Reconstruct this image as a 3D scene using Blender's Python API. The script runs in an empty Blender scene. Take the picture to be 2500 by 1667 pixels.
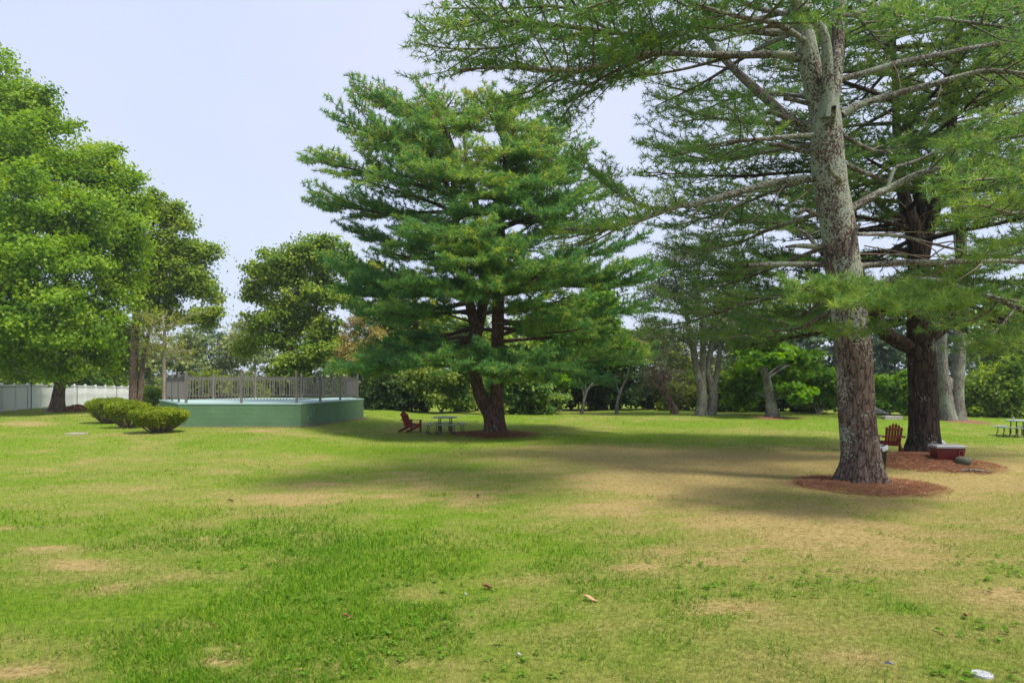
import bpy, math, random
import numpy as np
from mathutils import Vector
R = math.radians
rng = np.random.default_rng(7); random.seed(7)
scene = bpy.context.scene
# ------------------------------------------------------------------ camera, sky, sun, exposure
F, CX, HY, H = 1667.0, 1250.0, 933.0, 2.3          # focal length in photo pixels, centre column, horizon row, eye height
cd = bpy.data.cameras.new('camera'); cam = bpy.data.objects.new('camera', cd); scene.collection.objects.link(cam)
cam.location = (0, 0, H); cam.rotation_euler = (R(90), 0, 0)
cd.sensor_width = 36; cd.lens = 24; cd.shift_y = (HY - 833.5) / 2500; cd.clip_end = 4000; cd.clip_start = .1
scene.camera = cam
SUN_EL, SUN_AZ = 60, 126                              # azimuth clockwise from the view direction (+Y)
w = bpy.data.worlds.new('World'); scene.world = w; w.use_nodes = True
nt = w.node_tree; nt.nodes.clear()
sky = nt.nodes.new('ShaderNodeTexSky'); sky.sky_type = 'NISHITA'; sky.sun_disc = False
sky.sun_elevation = R(SUN_EL); sky.sun_rotation = R(SUN_AZ); sky.air_density = 1.0; sky.dust_density = 2.5; sky.ozone_density = 1.5
mixw = nt.nodes.new('ShaderNodeMix'); mixw.data_type = 'RGBA'; mixw.inputs[0].default_value = .84
tcw = nt.nodes.new('ShaderNodeTexCoord'); nzw = nt.nodes.new('ShaderNodeTexNoise'); nzw.inputs['Scale'].default_value = 1.6; nzw.inputs['Detail'].default_value = 4   # thin high overcast veil with faint cloud
rpw = nt.nodes.new('ShaderNodeValToRGB'); rpw.color_ramp.elements[0].position = .35; rpw.color_ramp.elements[1].position = .68
rpw.color_ramp.elements[0].color = (2.36, 2.70, 3.58, 1); rpw.color_ramp.elements[1].color = (2.88, 3.0, 3.66, 1)
nt.links.new(tcw.outputs['Generated'], nzw.inputs['Vector']); nt.links.new(nzw.outputs[0], rpw.inputs[0]); nt.links.new(rpw.outputs[0], mixw.inputs[7])
bg = nt.nodes.new('ShaderNodeBackground'); bg.inputs[1].default_value = .085
wo = nt.nodes.new('ShaderNodeOutputWorld')
nt.links.new(sky.outputs[0], mixw.inputs[6]); nt.links.new(mixw.outputs[2], bg.inputs[0]); nt.links.new(bg.outputs[0], wo.inputs[0])
sd = bpy.data.lights.new('sun', 'SUN'); sun = bpy.data.objects.new('sun', sd); scene.collection.objects.link(sun)
sd.energy = 1.65; sd.angle = R(9.0); sd.color = (1, .93, .8)
sdir = Vector((math.sin(R(SUN_AZ)) * math.cos(R(SUN_EL)), math.cos(R(SUN_AZ)) * math.cos(R(SUN_EL)), math.sin(R(SUN_EL))))
sun.rotation_euler = sdir.to_track_quat('Z', 'Y').to_euler(); sun.location = (40, 20, 60)
scene.view_settings.view_transform = 'Standard'; scene.view_settings.look = 'None'; scene.view_settings.gamma = 1
scene.view_settings.exposure = 1.75; scene.view_settings.use_curve_mapping = False
scene.cycles.use_denoising = True; scene.cycles.max_bounces = 8; scene.cycles.diffuse_bounces = 4; scene.cycles.transmission_bounces = 6; scene.cycles.transparent_max_bounces = 6

# ------------------------------------------------------------------ helpers
def ss(a, b, x):
    t = np.clip((np.asarray(x, float) - a) / (b - a), 0, 1); return t * t * (3 - 2 * t)
def vnoise(x, y, s=0):
    xi = np.floor(x); yi = np.floor(y); fx = x - xi; fy = y - yi
    fx = fx * fx * (3 - 2 * fx); fy = fy * fy * (3 - 2 * fy)
    def h(a, b):
        v = np.sin(a * 127.1 + b * 311.7 + s * 74.7) * 43758.5453
        return v - np.floor(v)
    return (h(xi, yi) * (1 - fx) + h(xi + 1, yi) * fx) * (1 - fy) + (h(xi, yi + 1) * (1 - fx) + h(xi + 1, yi + 1) * fx) * fy
def fbm(x, y, s=0, o=4):
    v = 0; a = .5
    for k in range(o):
        v = v + a * vnoise(x * 2 ** k + k * 17.3, y * 2 ** k - k * 9.1, s + k); a *= .5
    return v / (1 - .5 ** o)
MOUNDS = []                                           # x, y, height, radius, straw radius
def gz(x, y):
    x = np.asarray(x, float); y = np.asarray(y, float)
    z = .33 * ss(-4.8, -9.5, x) * ss(14, 28, y) * (1 - .9 * ss(50, 75, y))
    z = z + .16 * ss(33, 44, y) * ss(-8, 0, x) - .15 * ss(12, 20, x) * ss(24, 31, y) * (1 - ss(34, 42, y))
    z = z + (.05 * (fbm(x * .25, y * .25, 3, 2) - .5) + .035 * (fbm(x * .9, y * .9, 5, 2) - .5)) * ss(90, 60, y)
    for mx, my, mh, mr, _ in MOUNDS:
        z = z + mh * np.exp(-((x - mx) ** 2 + (y - my) ** 2) / (mr * mr))
    return z
def W(px, py, d): return np.array(((px - CX) / F * d, d, H + (HY - py) / F * d))
def G(px, py):                                        # where the ray through a photo pixel meets the ground
    d = H * F / (py - HY)
    for _ in range(25):
        d = .5 * d + .5 * (H - float(gz((px - CX) / F * d, d))) * F / (py - HY)
    x = (px - CX) / F * d
    return np.array((x, d, float(gz(x, d))))
def X(px, d): return (px - CX) / F * d
PEND = []
for px, py, mh, mr, sr in ((2103, 1172, .08, 1.35, 1.5), (2255, 1108, .34, 1.6, 1.6), (1210, 1053, .12, 1.5, 1.9), (1885, 1016, .08, 1.2, 1.6), (2335, 1024, .08, 1.3, 1.6)):
    d_ = H * F / (py - HY)
    for _ in range(20): d_ = .5 * d_ + .5 * (H - float(gz(X(px, d_), d_)) - mh) * F / (py - HY)
    PEND.append((X(px, d_), d_, mh, mr, sr))
MOUNDS += PEND

COL = scene.collection
def tag(o, label=None, cat=None, group=None, kind=None):
    for k, v in (('label', label), ('category', cat), ('group', group), ('kind', kind)):
        if v: o[k] = v
    return o
def empty(name, loc=(0, 0, 0), rz=0, label=None, cat=None, group=None):
    o = bpy.data.objects.new(name, None); COL.objects.link(o); o.location = [float(v) for v in loc]; o.rotation_euler = (0, 0, rz)
    o.empty_display_size = .2
    return tag(o, label, cat, group)
def mesh_np(v, f, attrs=None, smooth=False, name='mesh'):
    v = np.asarray(v, np.float32); f = np.asarray(f, np.int32)
    me = bpy.data.meshes.new(name); n, k = f.shape
    me.vertices.add(len(v)); me.vertices.foreach_set('co', v.ravel())
    me.loops.add(n * k); me.loops.foreach_set('vertex_index', f.ravel())
    me.polygons.add(n); me.polygons.foreach_set('loop_start', np.arange(0, n * k, k, dtype=np.int32))
    if not attrs: me.polygons.foreach_set('use_smooth', np.full(n, bool(smooth)))
    for a, val in (attrs or {}).items():
        at = me.attributes.new(a, 'FLOAT', 'POINT'); at.data.foreach_set('value', np.asarray(val, np.float32))
    me.update(calc_edges=True); me.validate()
    return me
def obj(name, me, mat, parent=None, loc=None, rot=None):
    if mat and not me.materials: me.materials.append(mat)
    o = bpy.data.objects.new(name, me); COL.objects.link(o); o.parent = parent
    if loc is not None: o.location = [float(v) for v in loc]
    if rot is not None: o.rotation_euler = rot
    return o
class MB:                                             # collects quads of boxes, tubes and lathes for ONE part
    def __init__(s): s.v = []; s.f = []; s.n = 0
    def add(s, v, f):
        v = np.asarray(v, float); f = np.asarray(f, int); s.v.append(v); s.f.append(f + s.n); s.n += len(v); return s
    def box(s, x0, x1, y0, y1, z0, z1, b=0):
        c = np.array([(x0, y0, z0), (x1, y0, z0), (x1, y1, z0), (x0, y1, z0), (x0, y0, z1), (x1, y0, z1), (x1, y1, z1), (x0, y1, z1)], float)
        if b:
            c[4:] = [(x0 + b, y0 + b, z1), (x1 - b, y0 + b, z1), (x1 - b, y1 - b, z1), (x0 + b, y1 - b, z1)]
            m = np.array([(x0, y0, z1 - b), (x1, y0, z1 - b), (x1, y1, z1 - b), (x0, y1, z1 - b)], float)
            v = np.vstack([c[:4], m, c[4:]]); f = [(0, 3, 2, 1), (8, 9, 10, 11)]
            for o in (0, 4): f += [(o + i, o + (i + 1) % 4, o + 4 + (i + 1) % 4, o + 4 + i) for i in range(4)]
            return s.add(v, f)
        return s.add(c, [(0, 3, 2, 1), (4, 5, 6, 7), (0, 1, 5, 4), (1, 2, 6, 5), (2, 3, 7, 6), (3, 0, 4, 7)])
    def beam(s, a, b, wd, th, up=(0, 0, 1)):          # rectangular bar from a to b
        a = np.array(a, float); b = np.array(b, float); t = b - a; t /= np.linalg.norm(t)
        sd_ = np.cross(t, up); sd_ /= max(np.linalg.norm(sd_), 1e-6); u = np.cross(sd_, t)
        q = [(-1, -1), (1, -1), (1, 1), (-1, 1)]
        v = [p + sd_ * wd / 2 * i + u * th / 2 * j for p in (a, b) for i, j in q]
        return s.add(v, [(0, 3, 2, 1), (4, 5, 6, 7)] + [(i, (i + 1) % 4, 4 + (i + 1) % 4, 4 + i) for i in range(4)])
    def tube(s, pts, rad, seg=8, rough=0, flare=0):
        v, f = tube_np(pts, rad, seg, rough, flare); return s.add(v, f)
    def lathe(s, prof, seg=20, c=(0, 0, 0)):
        a = np.linspace(0, 2 * np.pi, seg, endpoint=False); v = []
        for r_, z in prof: v += [(c[0] + r_ * math.cos(t), c[1] + r_ * math.sin(t), c[2] + z) for t in a]
        f = [(k * seg + i, k * seg + (i + 1) % seg, (k + 1) * seg + (i + 1) % seg, (k + 1) * seg + i) for k in range(len(prof) - 1) for i in range(seg)]
        return s.add(v, f)
    def mesh(s, smooth=False, name='mesh', attrs=None): return mesh_np(np.vstack(s.v), np.vstack(s.f), attrs, smooth, name)
    def build(s, name, mat, parent=None, origin=(0, 0, 0), smooth=False, loc=None, rot=None):
        return obj(name, mesh_np(np.vstack(s.v) - np.array(origin, float), np.vstack(s.f), None, smooth, name), mat, parent, loc, rot)
def smooth_line(pts, n):
    P = np.array(pts, float)
    if len(P) == 2: return P[0] + (P[1] - P[0]) * np.linspace(0, 1, n)[:, None]
    Q = np.vstack([2 * P[0] - P[1], P, 2 * P[-1] - P[-2]]); out = []
    for u in np.linspace(0, len(P) - 1 - 1e-9, n):
        i = int(u); t = u - i; a, b, c, d = Q[i], Q[i + 1], Q[i + 2], Q[i + 3]
        out.append(.5 * (2 * b + (c - a) * t + (2 * a - 5 * b + 4 * c - d) * t * t + (3 * b - a - 3 * c + d) * t ** 3))
    return np.array(out)
def tube_np(P, rad, seg=8, rough=0, flare=0):
    P = np.asarray(P, float); n = len(P); rad = np.interp(np.linspace(0, 1, n), np.linspace(0, 1, len(np.atleast_1d(rad))), np.atleast_1d(rad))
    T = np.gradient(P, axis=0); T /= np.linalg.norm(T, axis=1)[:, None] + 1e-9
    ref = np.array((0, 1., 0)) if abs(T[0, 1]) < .9 else np.array((1., 0, 0)); A = np.cross(T, ref); A /= np.linalg.norm(A, axis=1)[:, None] + 1e-9; B = np.cross(T, A)
    a = np.linspace(0, 2 * np.pi, seg, endpoint=False); rr = np.repeat(rad[:, None], seg, 1)
    if rough:
        L = np.concatenate([[0], np.cumsum(np.linalg.norm(np.diff(P, axis=0), axis=1))])
        u = np.cos(a) * 3.1; w_ = np.sin(a) * 3.1
        rr = rr * (1 + rough * (vnoise(L[:, None] * 3.5 + u[None] * 2.2, w_[None] * 2.2 + L[:, None] * 1.1, 11) - .5) + .6 * rough * (vnoise(u[None] * 6 + L[:, None] * .7, w_[None] * 6 + L[:, None] * 2.4, 4) - .5))
    if flare:
        L = np.linalg.norm(P - P[0], axis=1); fl = np.exp(-L / .36)
        rr = rr * (1 + flare * fl[:, None] * (.8 + .55 * np.cos(a * 5 + 1.1)[None] + .25 * np.cos(a * 3)[None]))
    V = P[:, None] + rr[..., None] * (np.cos(a)[None, :, None] * A[:, None] + np.sin(a)[None, :, None] * B[:, None])
    i = np.arange(n - 1)[:, None] * seg; j = np.arange(seg)[None]; j2 = (j + 1) % seg
    f = np.stack([i + j, i + j2, i + seg + j2, i + seg + j], -1).reshape(-1, 4)
    return V.reshape(-1, 3), f

# ------------------------------------------------------------------ materials
def mat_new(name):
    m = bpy.data.materials.new(name); m.use_nodes = True; t = m.node_tree; t.nodes.clear()
    o = t.nodes.new('ShaderNodeOutputMaterial'); return m, t, o
def N(t, kind, **kw):
    n = t.nodes.new(kind)
    for k, v in kw.items():
        if k.startswith('i'): n.inputs[int(k[1:])].default_value = v
        else: setattr(n, k, v)
    return n
def ramp(t, stops, src=None):
    n = t.nodes.new('ShaderNodeValToRGB'); e = n.color_ramp.elements
    while len(e) > 1: e.remove(e[-1])
    e[0].position = stops[0][0]; e[0].color = (*stops[0][1], 1)
    for p, c in stops[1:]: q = e.new(p); q.color = (*c, 1)
    if src is not None: t.links.new(src, n.inputs[0])
    return n
def mixc(t, fac, a, b, mode='MIX'):
    n = t.nodes.new('ShaderNodeMix'); n.data_type = 'RGBA'; n.blend_type = mode
    for s, v in ((0, fac), (6, a), (7, b)):
        if isinstance(v, (int, float)): n.inputs[s].default_value = v
        elif isinstance(v, tuple): n.inputs[s].default_value = (*v, 1)
        else: t.links.new(v, n.inputs[s])
    return n.outputs[2]
def plain(name, col, rough=.6, var=.12, scale=6, metal=0, bump=0, spec=.4, rnd=.5):
    m, t, o = mat_new(name); b = N(t, 'ShaderNodeBsdfPrincipled'); b.inputs['Roughness'].default_value = rough; b.inputs['Metallic'].default_value = metal
    b.inputs['Specular IOR Level'].default_value = spec
    g = N(t, 'ShaderNodeNewGeometry'); n = N(t, 'ShaderNodeTexNoise'); n.inputs['Scale'].default_value = scale; n.inputs['Detail'].default_value = 6
    t.links.new(g.outputs['Position'], n.inputs['Vector'])
    oi = N(t, 'ShaderNodeObjectInfo'); ad = N(t, 'ShaderNodeMath', operation='ADD'); t.links.new(n.outputs[0], ad.inputs[0])
    mu = N(t, 'ShaderNodeMath', operation='MULTIPLY_ADD'); mu.inputs[1].default_value = rnd; mu.inputs[2].default_value = -rnd / 2
    t.links.new(oi.outputs['Random'], mu.inputs[0]); t.links.new(mu.outputs[0], ad.inputs[1])
    r_ = ramp(t, [(.2, tuple(c * (1 - var) for c in col)), (.8, tuple(min(1, c * (1 + var)) for c in col))], ad.outputs[0])
    t.links.new(r_.outputs[0], b.inputs['Base Color']); t.links.new(b.outputs[0], o.inputs[0])
    if bump:
        bp = N(t, 'ShaderNodeBump'); bp.inputs['Strength'].default_value = bump; bp.inputs['Distance'].default_value = .01
        n2 = N(t, 'ShaderNodeTexNoise'); n2.inputs['Scale'].default_value = scale * 8; n2.inputs['Detail'].default_value = 5
        t.links.new(g.outputs['Position'], n2.inputs['Vector']); t.links.new(n2.outputs[0], bp.inputs['Height']); t.links.new(bp.outputs[0], b.inputs['Normal'])
    return m
def leaf_mat(name, c0, c1, c2, trans=.42, rough=.5, big=.35, gain=1.45):
    c0, c1, c2 = (tuple(min(.6, v * gain) for v in c) for c in (c0, c1, c2))
    m, t, o = mat_new(name)
    at = N(t, 'ShaderNodeAttribute', attribute_name='tint'); g = N(t, 'ShaderNodeNewGeometry')
    n = N(t, 'ShaderNodeTexNoise'); n.inputs['Scale'].default_value = .5; n.inputs['Detail'].default_value = 2; t.links.new(g.outputs['Position'], n.inputs['Vector'])
    ma = N(t, 'ShaderNodeMath', operation='MULTIPLY_ADD'); ma.inputs[1].default_value = big * 2; ma.inputs[2].default_value = -big
    t.links.new(n.outputs[0], ma.inputs[0]); ad = N(t, 'ShaderNodeMath', operation='ADD'); t.links.new(ma.outputs[0], ad.inputs[0]); t.links.new(at.outputs['Fac'], ad.inputs[1])
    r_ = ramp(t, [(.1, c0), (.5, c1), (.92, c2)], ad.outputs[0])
    b = N(t, 'ShaderNodeBsdfPrincipled'); b.inputs['Roughness'].default_value = rough; b.inputs['Specular IOR Level'].default_value = .16
    tr = N(t, 'ShaderNodeBsdfTranslucent'); hs = N(t, 'ShaderNodeHueSaturation'); hs.inputs['Saturation'].default_value = 1.1; hs.inputs['Value'].default_value = 1.35; hs.inputs['Hue'].default_value = .488
    t.links.new(r_.outputs[0], b.inputs['Base Color']); t.links.new(r_.outputs[0], hs.inputs['Color']); t.links.new(hs.outputs[0], tr.inputs[0])
    mx = N(t, 'ShaderNodeMixShader'); mx.inputs[0].default_value = trans
    t.links.new(b.outputs[0], mx.inputs[1]); t.links.new(tr.outputs[0], mx.inputs[2]); t.links.new(mx.outputs[0], o.inputs[0])
    return m
def bark_mat(name, dark, mid, light, lichen, lich_lo=.56, scale=9, stretch=.22, bump=.9, lich_scale=1.0, speck=True, zk=0):
    m, t, o = mat_new(name); g = N(t, 'ShaderNodeNewGeometry')
    mp = N(t, 'ShaderNodeMapping'); mp.inputs['Scale'].default_value = (1, 1, stretch); t.links.new(g.outputs['Position'], mp.inputs['Vector'])
    vo = N(t, 'ShaderNodeTexVoronoi', feature='DISTANCE_TO_EDGE'); vo.inputs['Scale'].default_value = scale
    nz = N(t, 'ShaderNodeTexNoise'); nz.inputs['Scale'].default_value = scale * 1.6; nz.inputs['Detail'].default_value = 6
    t.links.new(mp.outputs[0], nz.inputs['Vector'])
    wv = N(t, 'ShaderNodeMix', data_type='VECTOR'); wv.inputs[0].default_value = .12; t.links.new(mp.outputs[0], wv.inputs[4]); t.links.new(nz.outputs[1], wv.inputs[5]); t.links.new(wv.outputs[1], vo.inputs['Vector'])
    r1 = ramp(t, [(0, (0, 0, 0)), (.12, (1, 1, 1))], vo.outputs[0])
    ad = N(t, 'ShaderNodeMath', operation='MULTIPLY'); t.links.new(r1.outputs[0], ad.inputs[0]); t.links.new(nz.outputs[0], ad.inputs[1])
    col = ramp(t, [(0, dark), (.32, mid), (.7, light)], ad.outputs[0])
    n2 = N(t, 'ShaderNodeTexNoise'); n2.inputs['Scale'].default_value = 1.25 * lich_scale; n2.inputs['Detail'].default_value = 3; t.links.new(g.outputs['Position'], n2.inputs['Vector'])
    n3 = N(t, 'ShaderNodeTexNoise'); n3.inputs['Scale'].default_value = 22 * lich_scale; n3.inputs['Detail'].default_value = 4; t.links.new(g.outputs['Position'], n3.inputs['Vector'])
    av = N(t, 'ShaderNodeMath', operation='MULTIPLY_ADD'); av.inputs[1].default_value = .55; t.links.new(n3.outputs[0], av.inputs[0]); 
    h2 = N(t, 'ShaderNodeMath', operation='MULTIPLY'); h2.inputs[1].default_value = .5; t.links.new(n2.outputs[0], h2.inputs[0]); t.links.new(h2.outputs[0], av.inputs[2])
    if zk:
        sx = N(t, 'ShaderNodeSeparateXYZ'); t.links.new(g.outputs['Position'], sx.inputs[0]); mr_ = N(t, 'ShaderNodeMapRange'); mr_.inputs[1].default_value = 2; mr_.inputs[2].default_value = 9; mr_.inputs[3].default_value = 0; mr_.inputs[4].default_value = zk
        t.links.new(sx.outputs[2], mr_.inputs[0]); ad2 = N(t, 'ShaderNodeMath', operation='ADD'); t.links.new(av.outputs[0], ad2.inputs[0]); t.links.new(mr_.outputs[0], ad2.inputs[1]); av = ad2
    lm = ramp(t, [(lich_lo, (0, 0, 0)), (lich_lo + .035, (1, 1, 1))], av.outputs[0])
    base = mixc(t, lm.outputs[0], col.outputs[0], lichen)
    if speck:
        v2 = N(t, 'ShaderNodeTexVoronoi'); v2.inputs['Scale'].default_value = 26; t.links.new(g.outputs['Position'], v2.inputs['Vector'])
        sp = ramp(t, [(.13, (1, 1, 1)), (.2, (0, 0, 0))], v2.outputs['Distance']); base = mixc(t, sp.outputs[0], base, tuple(c * 1.05 for c in lichen))
    b = N(t, 'ShaderNodeBsdfPrincipled'); b.inputs['Roughness'].default_value = .9; b.inputs['Specular IOR Level'].default_value = .15
    t.links.new(base, b.inputs['Base Color']); bp = N(t, 'ShaderNodeBump'); bp.inputs['Strength'].default_value = bump; bp.inputs['Distance'].default_value = .03
    t.links.new(ad.outputs[0], bp.inputs['Height']); t.links.new(bp.outputs[0], b.inputs['Normal']); t.links.new(b.outputs[0], o.inputs[0])
    return m
LICH = (.29, .315, .25)
M = dict(
    pine_bark=bark_mat('pine_bark', (.028, .019, .016), (.10, .068, .057), (.18, .13, .11), LICH, .565, 10, .25, 1.0, 1, True, .10),
    lichen_bark=bark_mat('lichen_limb_bark', (.035, .028, .024), (.11, .09, .078), (.19, .165, .145), LICH, .53, 14, .5, .8),
    dark_bark=bark_mat('dark_bark', (.012, .009, .008), (.04, .028, .024), (.085, .06, .05), (.26, .28, .24), .63, 9, .18, 1.0, 1, False),
    red_bark=bark_mat('central_pine_bark', (.03, .016, .012), (.10, .055, .042), (.18, .11, .085), (.36, .36, .31), .655, 10, .22, 1.0),
    grey_bark=bark_mat('grey_bark', (.06, .052, .045), (.14, .125, .107), (.22, .205, .175), (.25, .275, .215), .56, 9, .25, .9),
    brown_bark=bark_mat('brown_bark', (.05, .035, .026), (.14, .10, .075), (.22, .17, .13), (.3, .31, .26), .64, 9, .22, .9, 1, False),
    pale_bark=bark_mat('pale_dead_bark', (.14, .12, .09), (.26, .22, .175), (.36, .32, .26), (.38, .36, .3), .6, 14, .3, .5, 1, False),
    cedar_bark=bark_mat('cedar_bark', (.07, .035, .025), (.24, .14, .1), (.42, .29, .21), (.45, .36, .28), .62, 8, .06, 1.0, 1, False),
    needle=leaf_mat('pine_needle', (.03, .082, .03), (.068, .158, .042), (.195, .25, .042), .44, .45, gain=1.9),
    needle_blue=leaf_mat('pine_needle_front', (.035, .085, .025), (.08, .155, .038), (.175, .235, .048), .42, .45, gain=1.7),
    needle_dark=leaf_mat('pine_needle_dark', (.028, .065, .02), (.065, .125, .03), (.165, .2, .038), .42, .45, gain=1.6),
    maple=leaf_mat('maple_leaf', (.05, .11, .010), (.11, .20, .016), (.21, .29, .035), .47, gain=1.65),
    oak=leaf_mat('mixed_leaf', (.05, .10, .013), (.125, .195, .022), (.23, .28, .04), .47, gain=1.65),
    vine=leaf_mat('vine_leaf', (.04, .10, .025), (.10, .18, .04), (.21, .26, .05), .44),
    yellow=leaf_mat('yellow_green_leaf', (.06, .11, .012), (.13, .18, .018), (.24, .26, .03), .48),
    bright=leaf_mat('bright_leaf', (.05, .12, .008), (.085, .19, .012), (.15, .25, .018), .48),
    gold=leaf_mat('golden_cedar_leaf', (.14, .12, .035), (.24, .2, .06), (.34, .3, .1), .3),
    greyleaf=leaf_mat('grey_green_leaf', (.05, .075, .035), (.09, .125, .055), (.15, .18, .07), .4),
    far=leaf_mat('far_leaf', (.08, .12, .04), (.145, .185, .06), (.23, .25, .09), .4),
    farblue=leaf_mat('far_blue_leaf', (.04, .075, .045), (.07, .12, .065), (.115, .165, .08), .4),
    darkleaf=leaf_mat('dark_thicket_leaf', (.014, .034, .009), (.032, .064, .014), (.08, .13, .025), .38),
    yew=leaf_mat('shrub_leaf', (.05, .10, .008), (.14, .20, .014), (.26, .29, .02), .42),
    twig=plain('dry_twig', (.2, .15, .11), .9, .3, 9),
    cone=plain('pine_cone', (.30, .19, .10), .8, .3, 9),
)

# ------------------------------------------------------------------ ground and lawn
DRY = [(319,1130,90,6,.5),(755,1120,60,10,.5),(770,1181,60,7,.5),(903,1210,160,22,.6),(717,1223,110,18,.55),(1169,1215,90,30,.45),(117,1340,55,10,1.2),(180,1375,50,14,1.3),
 (478,1316,60,5,.6),(712,1364,60,14,.5),(266,1433,40,20,.5),(983,1455,70,18,.55),(1153,1508,30,30,.5),(446,1521,42,9,1.1),(526,1587,32,10,1.1),(611,1587,50,20,.7),(540,1625,60,25,1.1),
 (808,1625,40,20,.6),(1000,1625,60,15,.6),(53,1640,75,28,1.15),(53,1577,50,25,.6),(330,1630,32,12,.9),(2047,1316,260,32,.55),(1914,1268,220,22,.5),(1595,1183,260,28,.4),(1463,1242,140,20,.55),
 (1569,1380,200,40,.3),(1755,1476,130,30,.35),(2153,1380,150,20,.3),(1569,1518,60,20,.5),(1675,1609,70,20,.35),(2446,1439,100,40,.3),(1000,1170,120,16,.4),(60,1052,60,7,1.0),(330,1078,70,5,.6),(640,1072,80,5,.5),
 (1800,1130,300,30,.4),(2300,1190,200,30,.45),(1450,1105,220,18,.25),(8,1286,22,7,1.0),(150,1085,100,5,.3)]
def lawn_fields(x, y):
    d = np.maximum(y, 2.5); px = CX + F * x / d; py = HY + F * H / d
    big = fbm(x * .22, y * .22, 21, 3); med = fbm(x * 1.1, y * 1.1, 31, 3); fine = fbm(x * 4.5, y * 4.5, 41, 2)
    right = ss(-3, 5, x) * ss(28, 20, y)
    dry = .35 * (big - .42) * 2 + .34 * right + .8 * np.clip(med - .48, 0, 1) + .6 * (fine - .5) + .08
    for ex, ey, rx, ry, am in DRY:
        wob = 1 + .9 * (med - .5)
        q = ((px - ex) / rx) ** 2 + ((py - ey) / ry) ** 2
        dry = dry + am * np.exp(-q * 1.1) * (.2 + 1.6 * fine) * wob
    straw = np.zeros_like(dry)
    for mx, my, mh, mr, sr in MOUNDS:
        rr = np.hypot(x - mx, (y - my + .25 * sr)) / sr * (.55 + .9 * fbm(x * .8 + 3, y * .8, 15, 3))
        straw = np.maximum(straw, 1.2 * np.exp(-(rr * 1.1) ** 2.4) * (.45 + 1.1 * med) * (.7 + .6 * fine))
    dry = dry + .35 * np.exp(-((x - 9) / 9) ** 2 - ((y - 18.5) / 4.5) ** 2)
    return np.clip(dry, 0, 1.3), np.clip(straw, 0, 1), med, big
m, t, o = mat_new('lawn_ground'); at = N(t, 'ShaderNodeAttribute', attribute_name='dry'); st = N(t, 'ShaderNodeAttribute', attribute_name='straw'); g = N(t, 'ShaderNodeNewGeometry')
n1 = N(t, 'ShaderNodeTexNoise'); n1.inputs['Scale'].default_value = 14; n1.inputs['Detail'].default_value = 8; n1.inputs['Roughness'].default_value = .7; t.links.new(g.outputs['Position'], n1.inputs['Vector'])
n0 = N(t, 'ShaderNodeTexNoise'); n0.inputs['Scale'].default_value = 1.3; n0.inputs['Detail'].default_value = 5; t.links.new(g.outputs['Position'], n0.inputs['Vector'])
gr = ramp(t, [(.3, (.05, .11, .008)), (.5, (.14, .23, .018)), (.72, (.26, .34, .03))], n1.outputs[0])
tn = ramp(t, [(.3, (.15, .105, .04)), (.52, (.35, .27, .105)), (.75, (.49, .40, .18))], n1.outputs[0])
sw = ramp(t, [(.3, (.085, .042, .022)), (.5, (.23, .12, .07)), (.75, (.38, .225, .135))], n1.outputs[0])
ma = N(t, 'ShaderNodeMath', operation='MULTIPLY_ADD'); ma.inputs[1].default_value = .5; ma.inputs[2].default_value = -.25; t.links.new(n0.outputs[0], ma.inputs[0])
ad = N(t, 'ShaderNodeMath', operation='ADD'); t.links.new(ma.outputs[0], ad.inputs[0]); t.links.new(at.outputs['Fac'], ad.inputs[1])
dm = ramp(t, [(.1, (0, 0, 0)), (.85, (1, 1, 1))], ad.outputs[0]); c = mixc(t, dm.outputs[0], gr.outputs[0], tn.outputs[0])
sa = N(t, 'ShaderNodeMath', operation='ADD'); t.links.new(ma.outputs[0], sa.inputs[0]); t.links.new(st.outputs['Fac'], sa.inputs[1])
sm = ramp(t, [(.25, (0, 0, 0)), (.8, (1, 1, 1))], sa.outputs[0]); c = mixc(t, sm.outputs[0], c, sw.outputs[0])
b = N(t, 'ShaderNodeBsdfPrincipled'); b.inputs['Roughness'].default_value = .95; b.inputs['Specular IOR Level'].default_value = .1; t.links.new(c, b.inputs['Base Color'])
bp = N(t, 'ShaderNodeBump'); bp.inputs['Strength'].default_value = 1; bp.inputs['Distance'].default_value = .05; t.links.new(n1.outputs[0], bp.inputs['Height']); t.links.new(bp.outputs[0], b.inputs['Normal'])
t.links.new(b.outputs[0], o.inputs[0]); M['lawn'] = m
xs = np.concatenate([[-900, -500, -250, -130, -80, -60], np.arange(-46, 46.01, .5), [60, 80, 130, 250, 500, 900]])
ys = np.concatenate([[-60, -25, -8], np.arange(0, 14, .18), np.arange(14, 30, .22), np.arange(30, 60, .4), [64, 70, 80, 95, 120, 160, 250, 400, 700, 1500]])
XX, YY = np.meshgrid(xs, ys); ZZ = gz(XX, YY); dr, stw, _, _ = lawn_fields(XX.ravel(), YY.ravel())
ny, nx = XX.shape; ii = (np.arange(ny - 1)[:, None] * nx + np.arange(nx - 1)[None]).ravel()
tag(obj('lawn', mesh_np(np.stack([XX, YY, ZZ], -1).reshape(-1, 3), np.stack([ii, ii + 1, ii + nx + 1, ii + nx], 1), {'dry': dr, 'straw': stw}, True, 'lawn'), M['lawn']), kind='structure')

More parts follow.
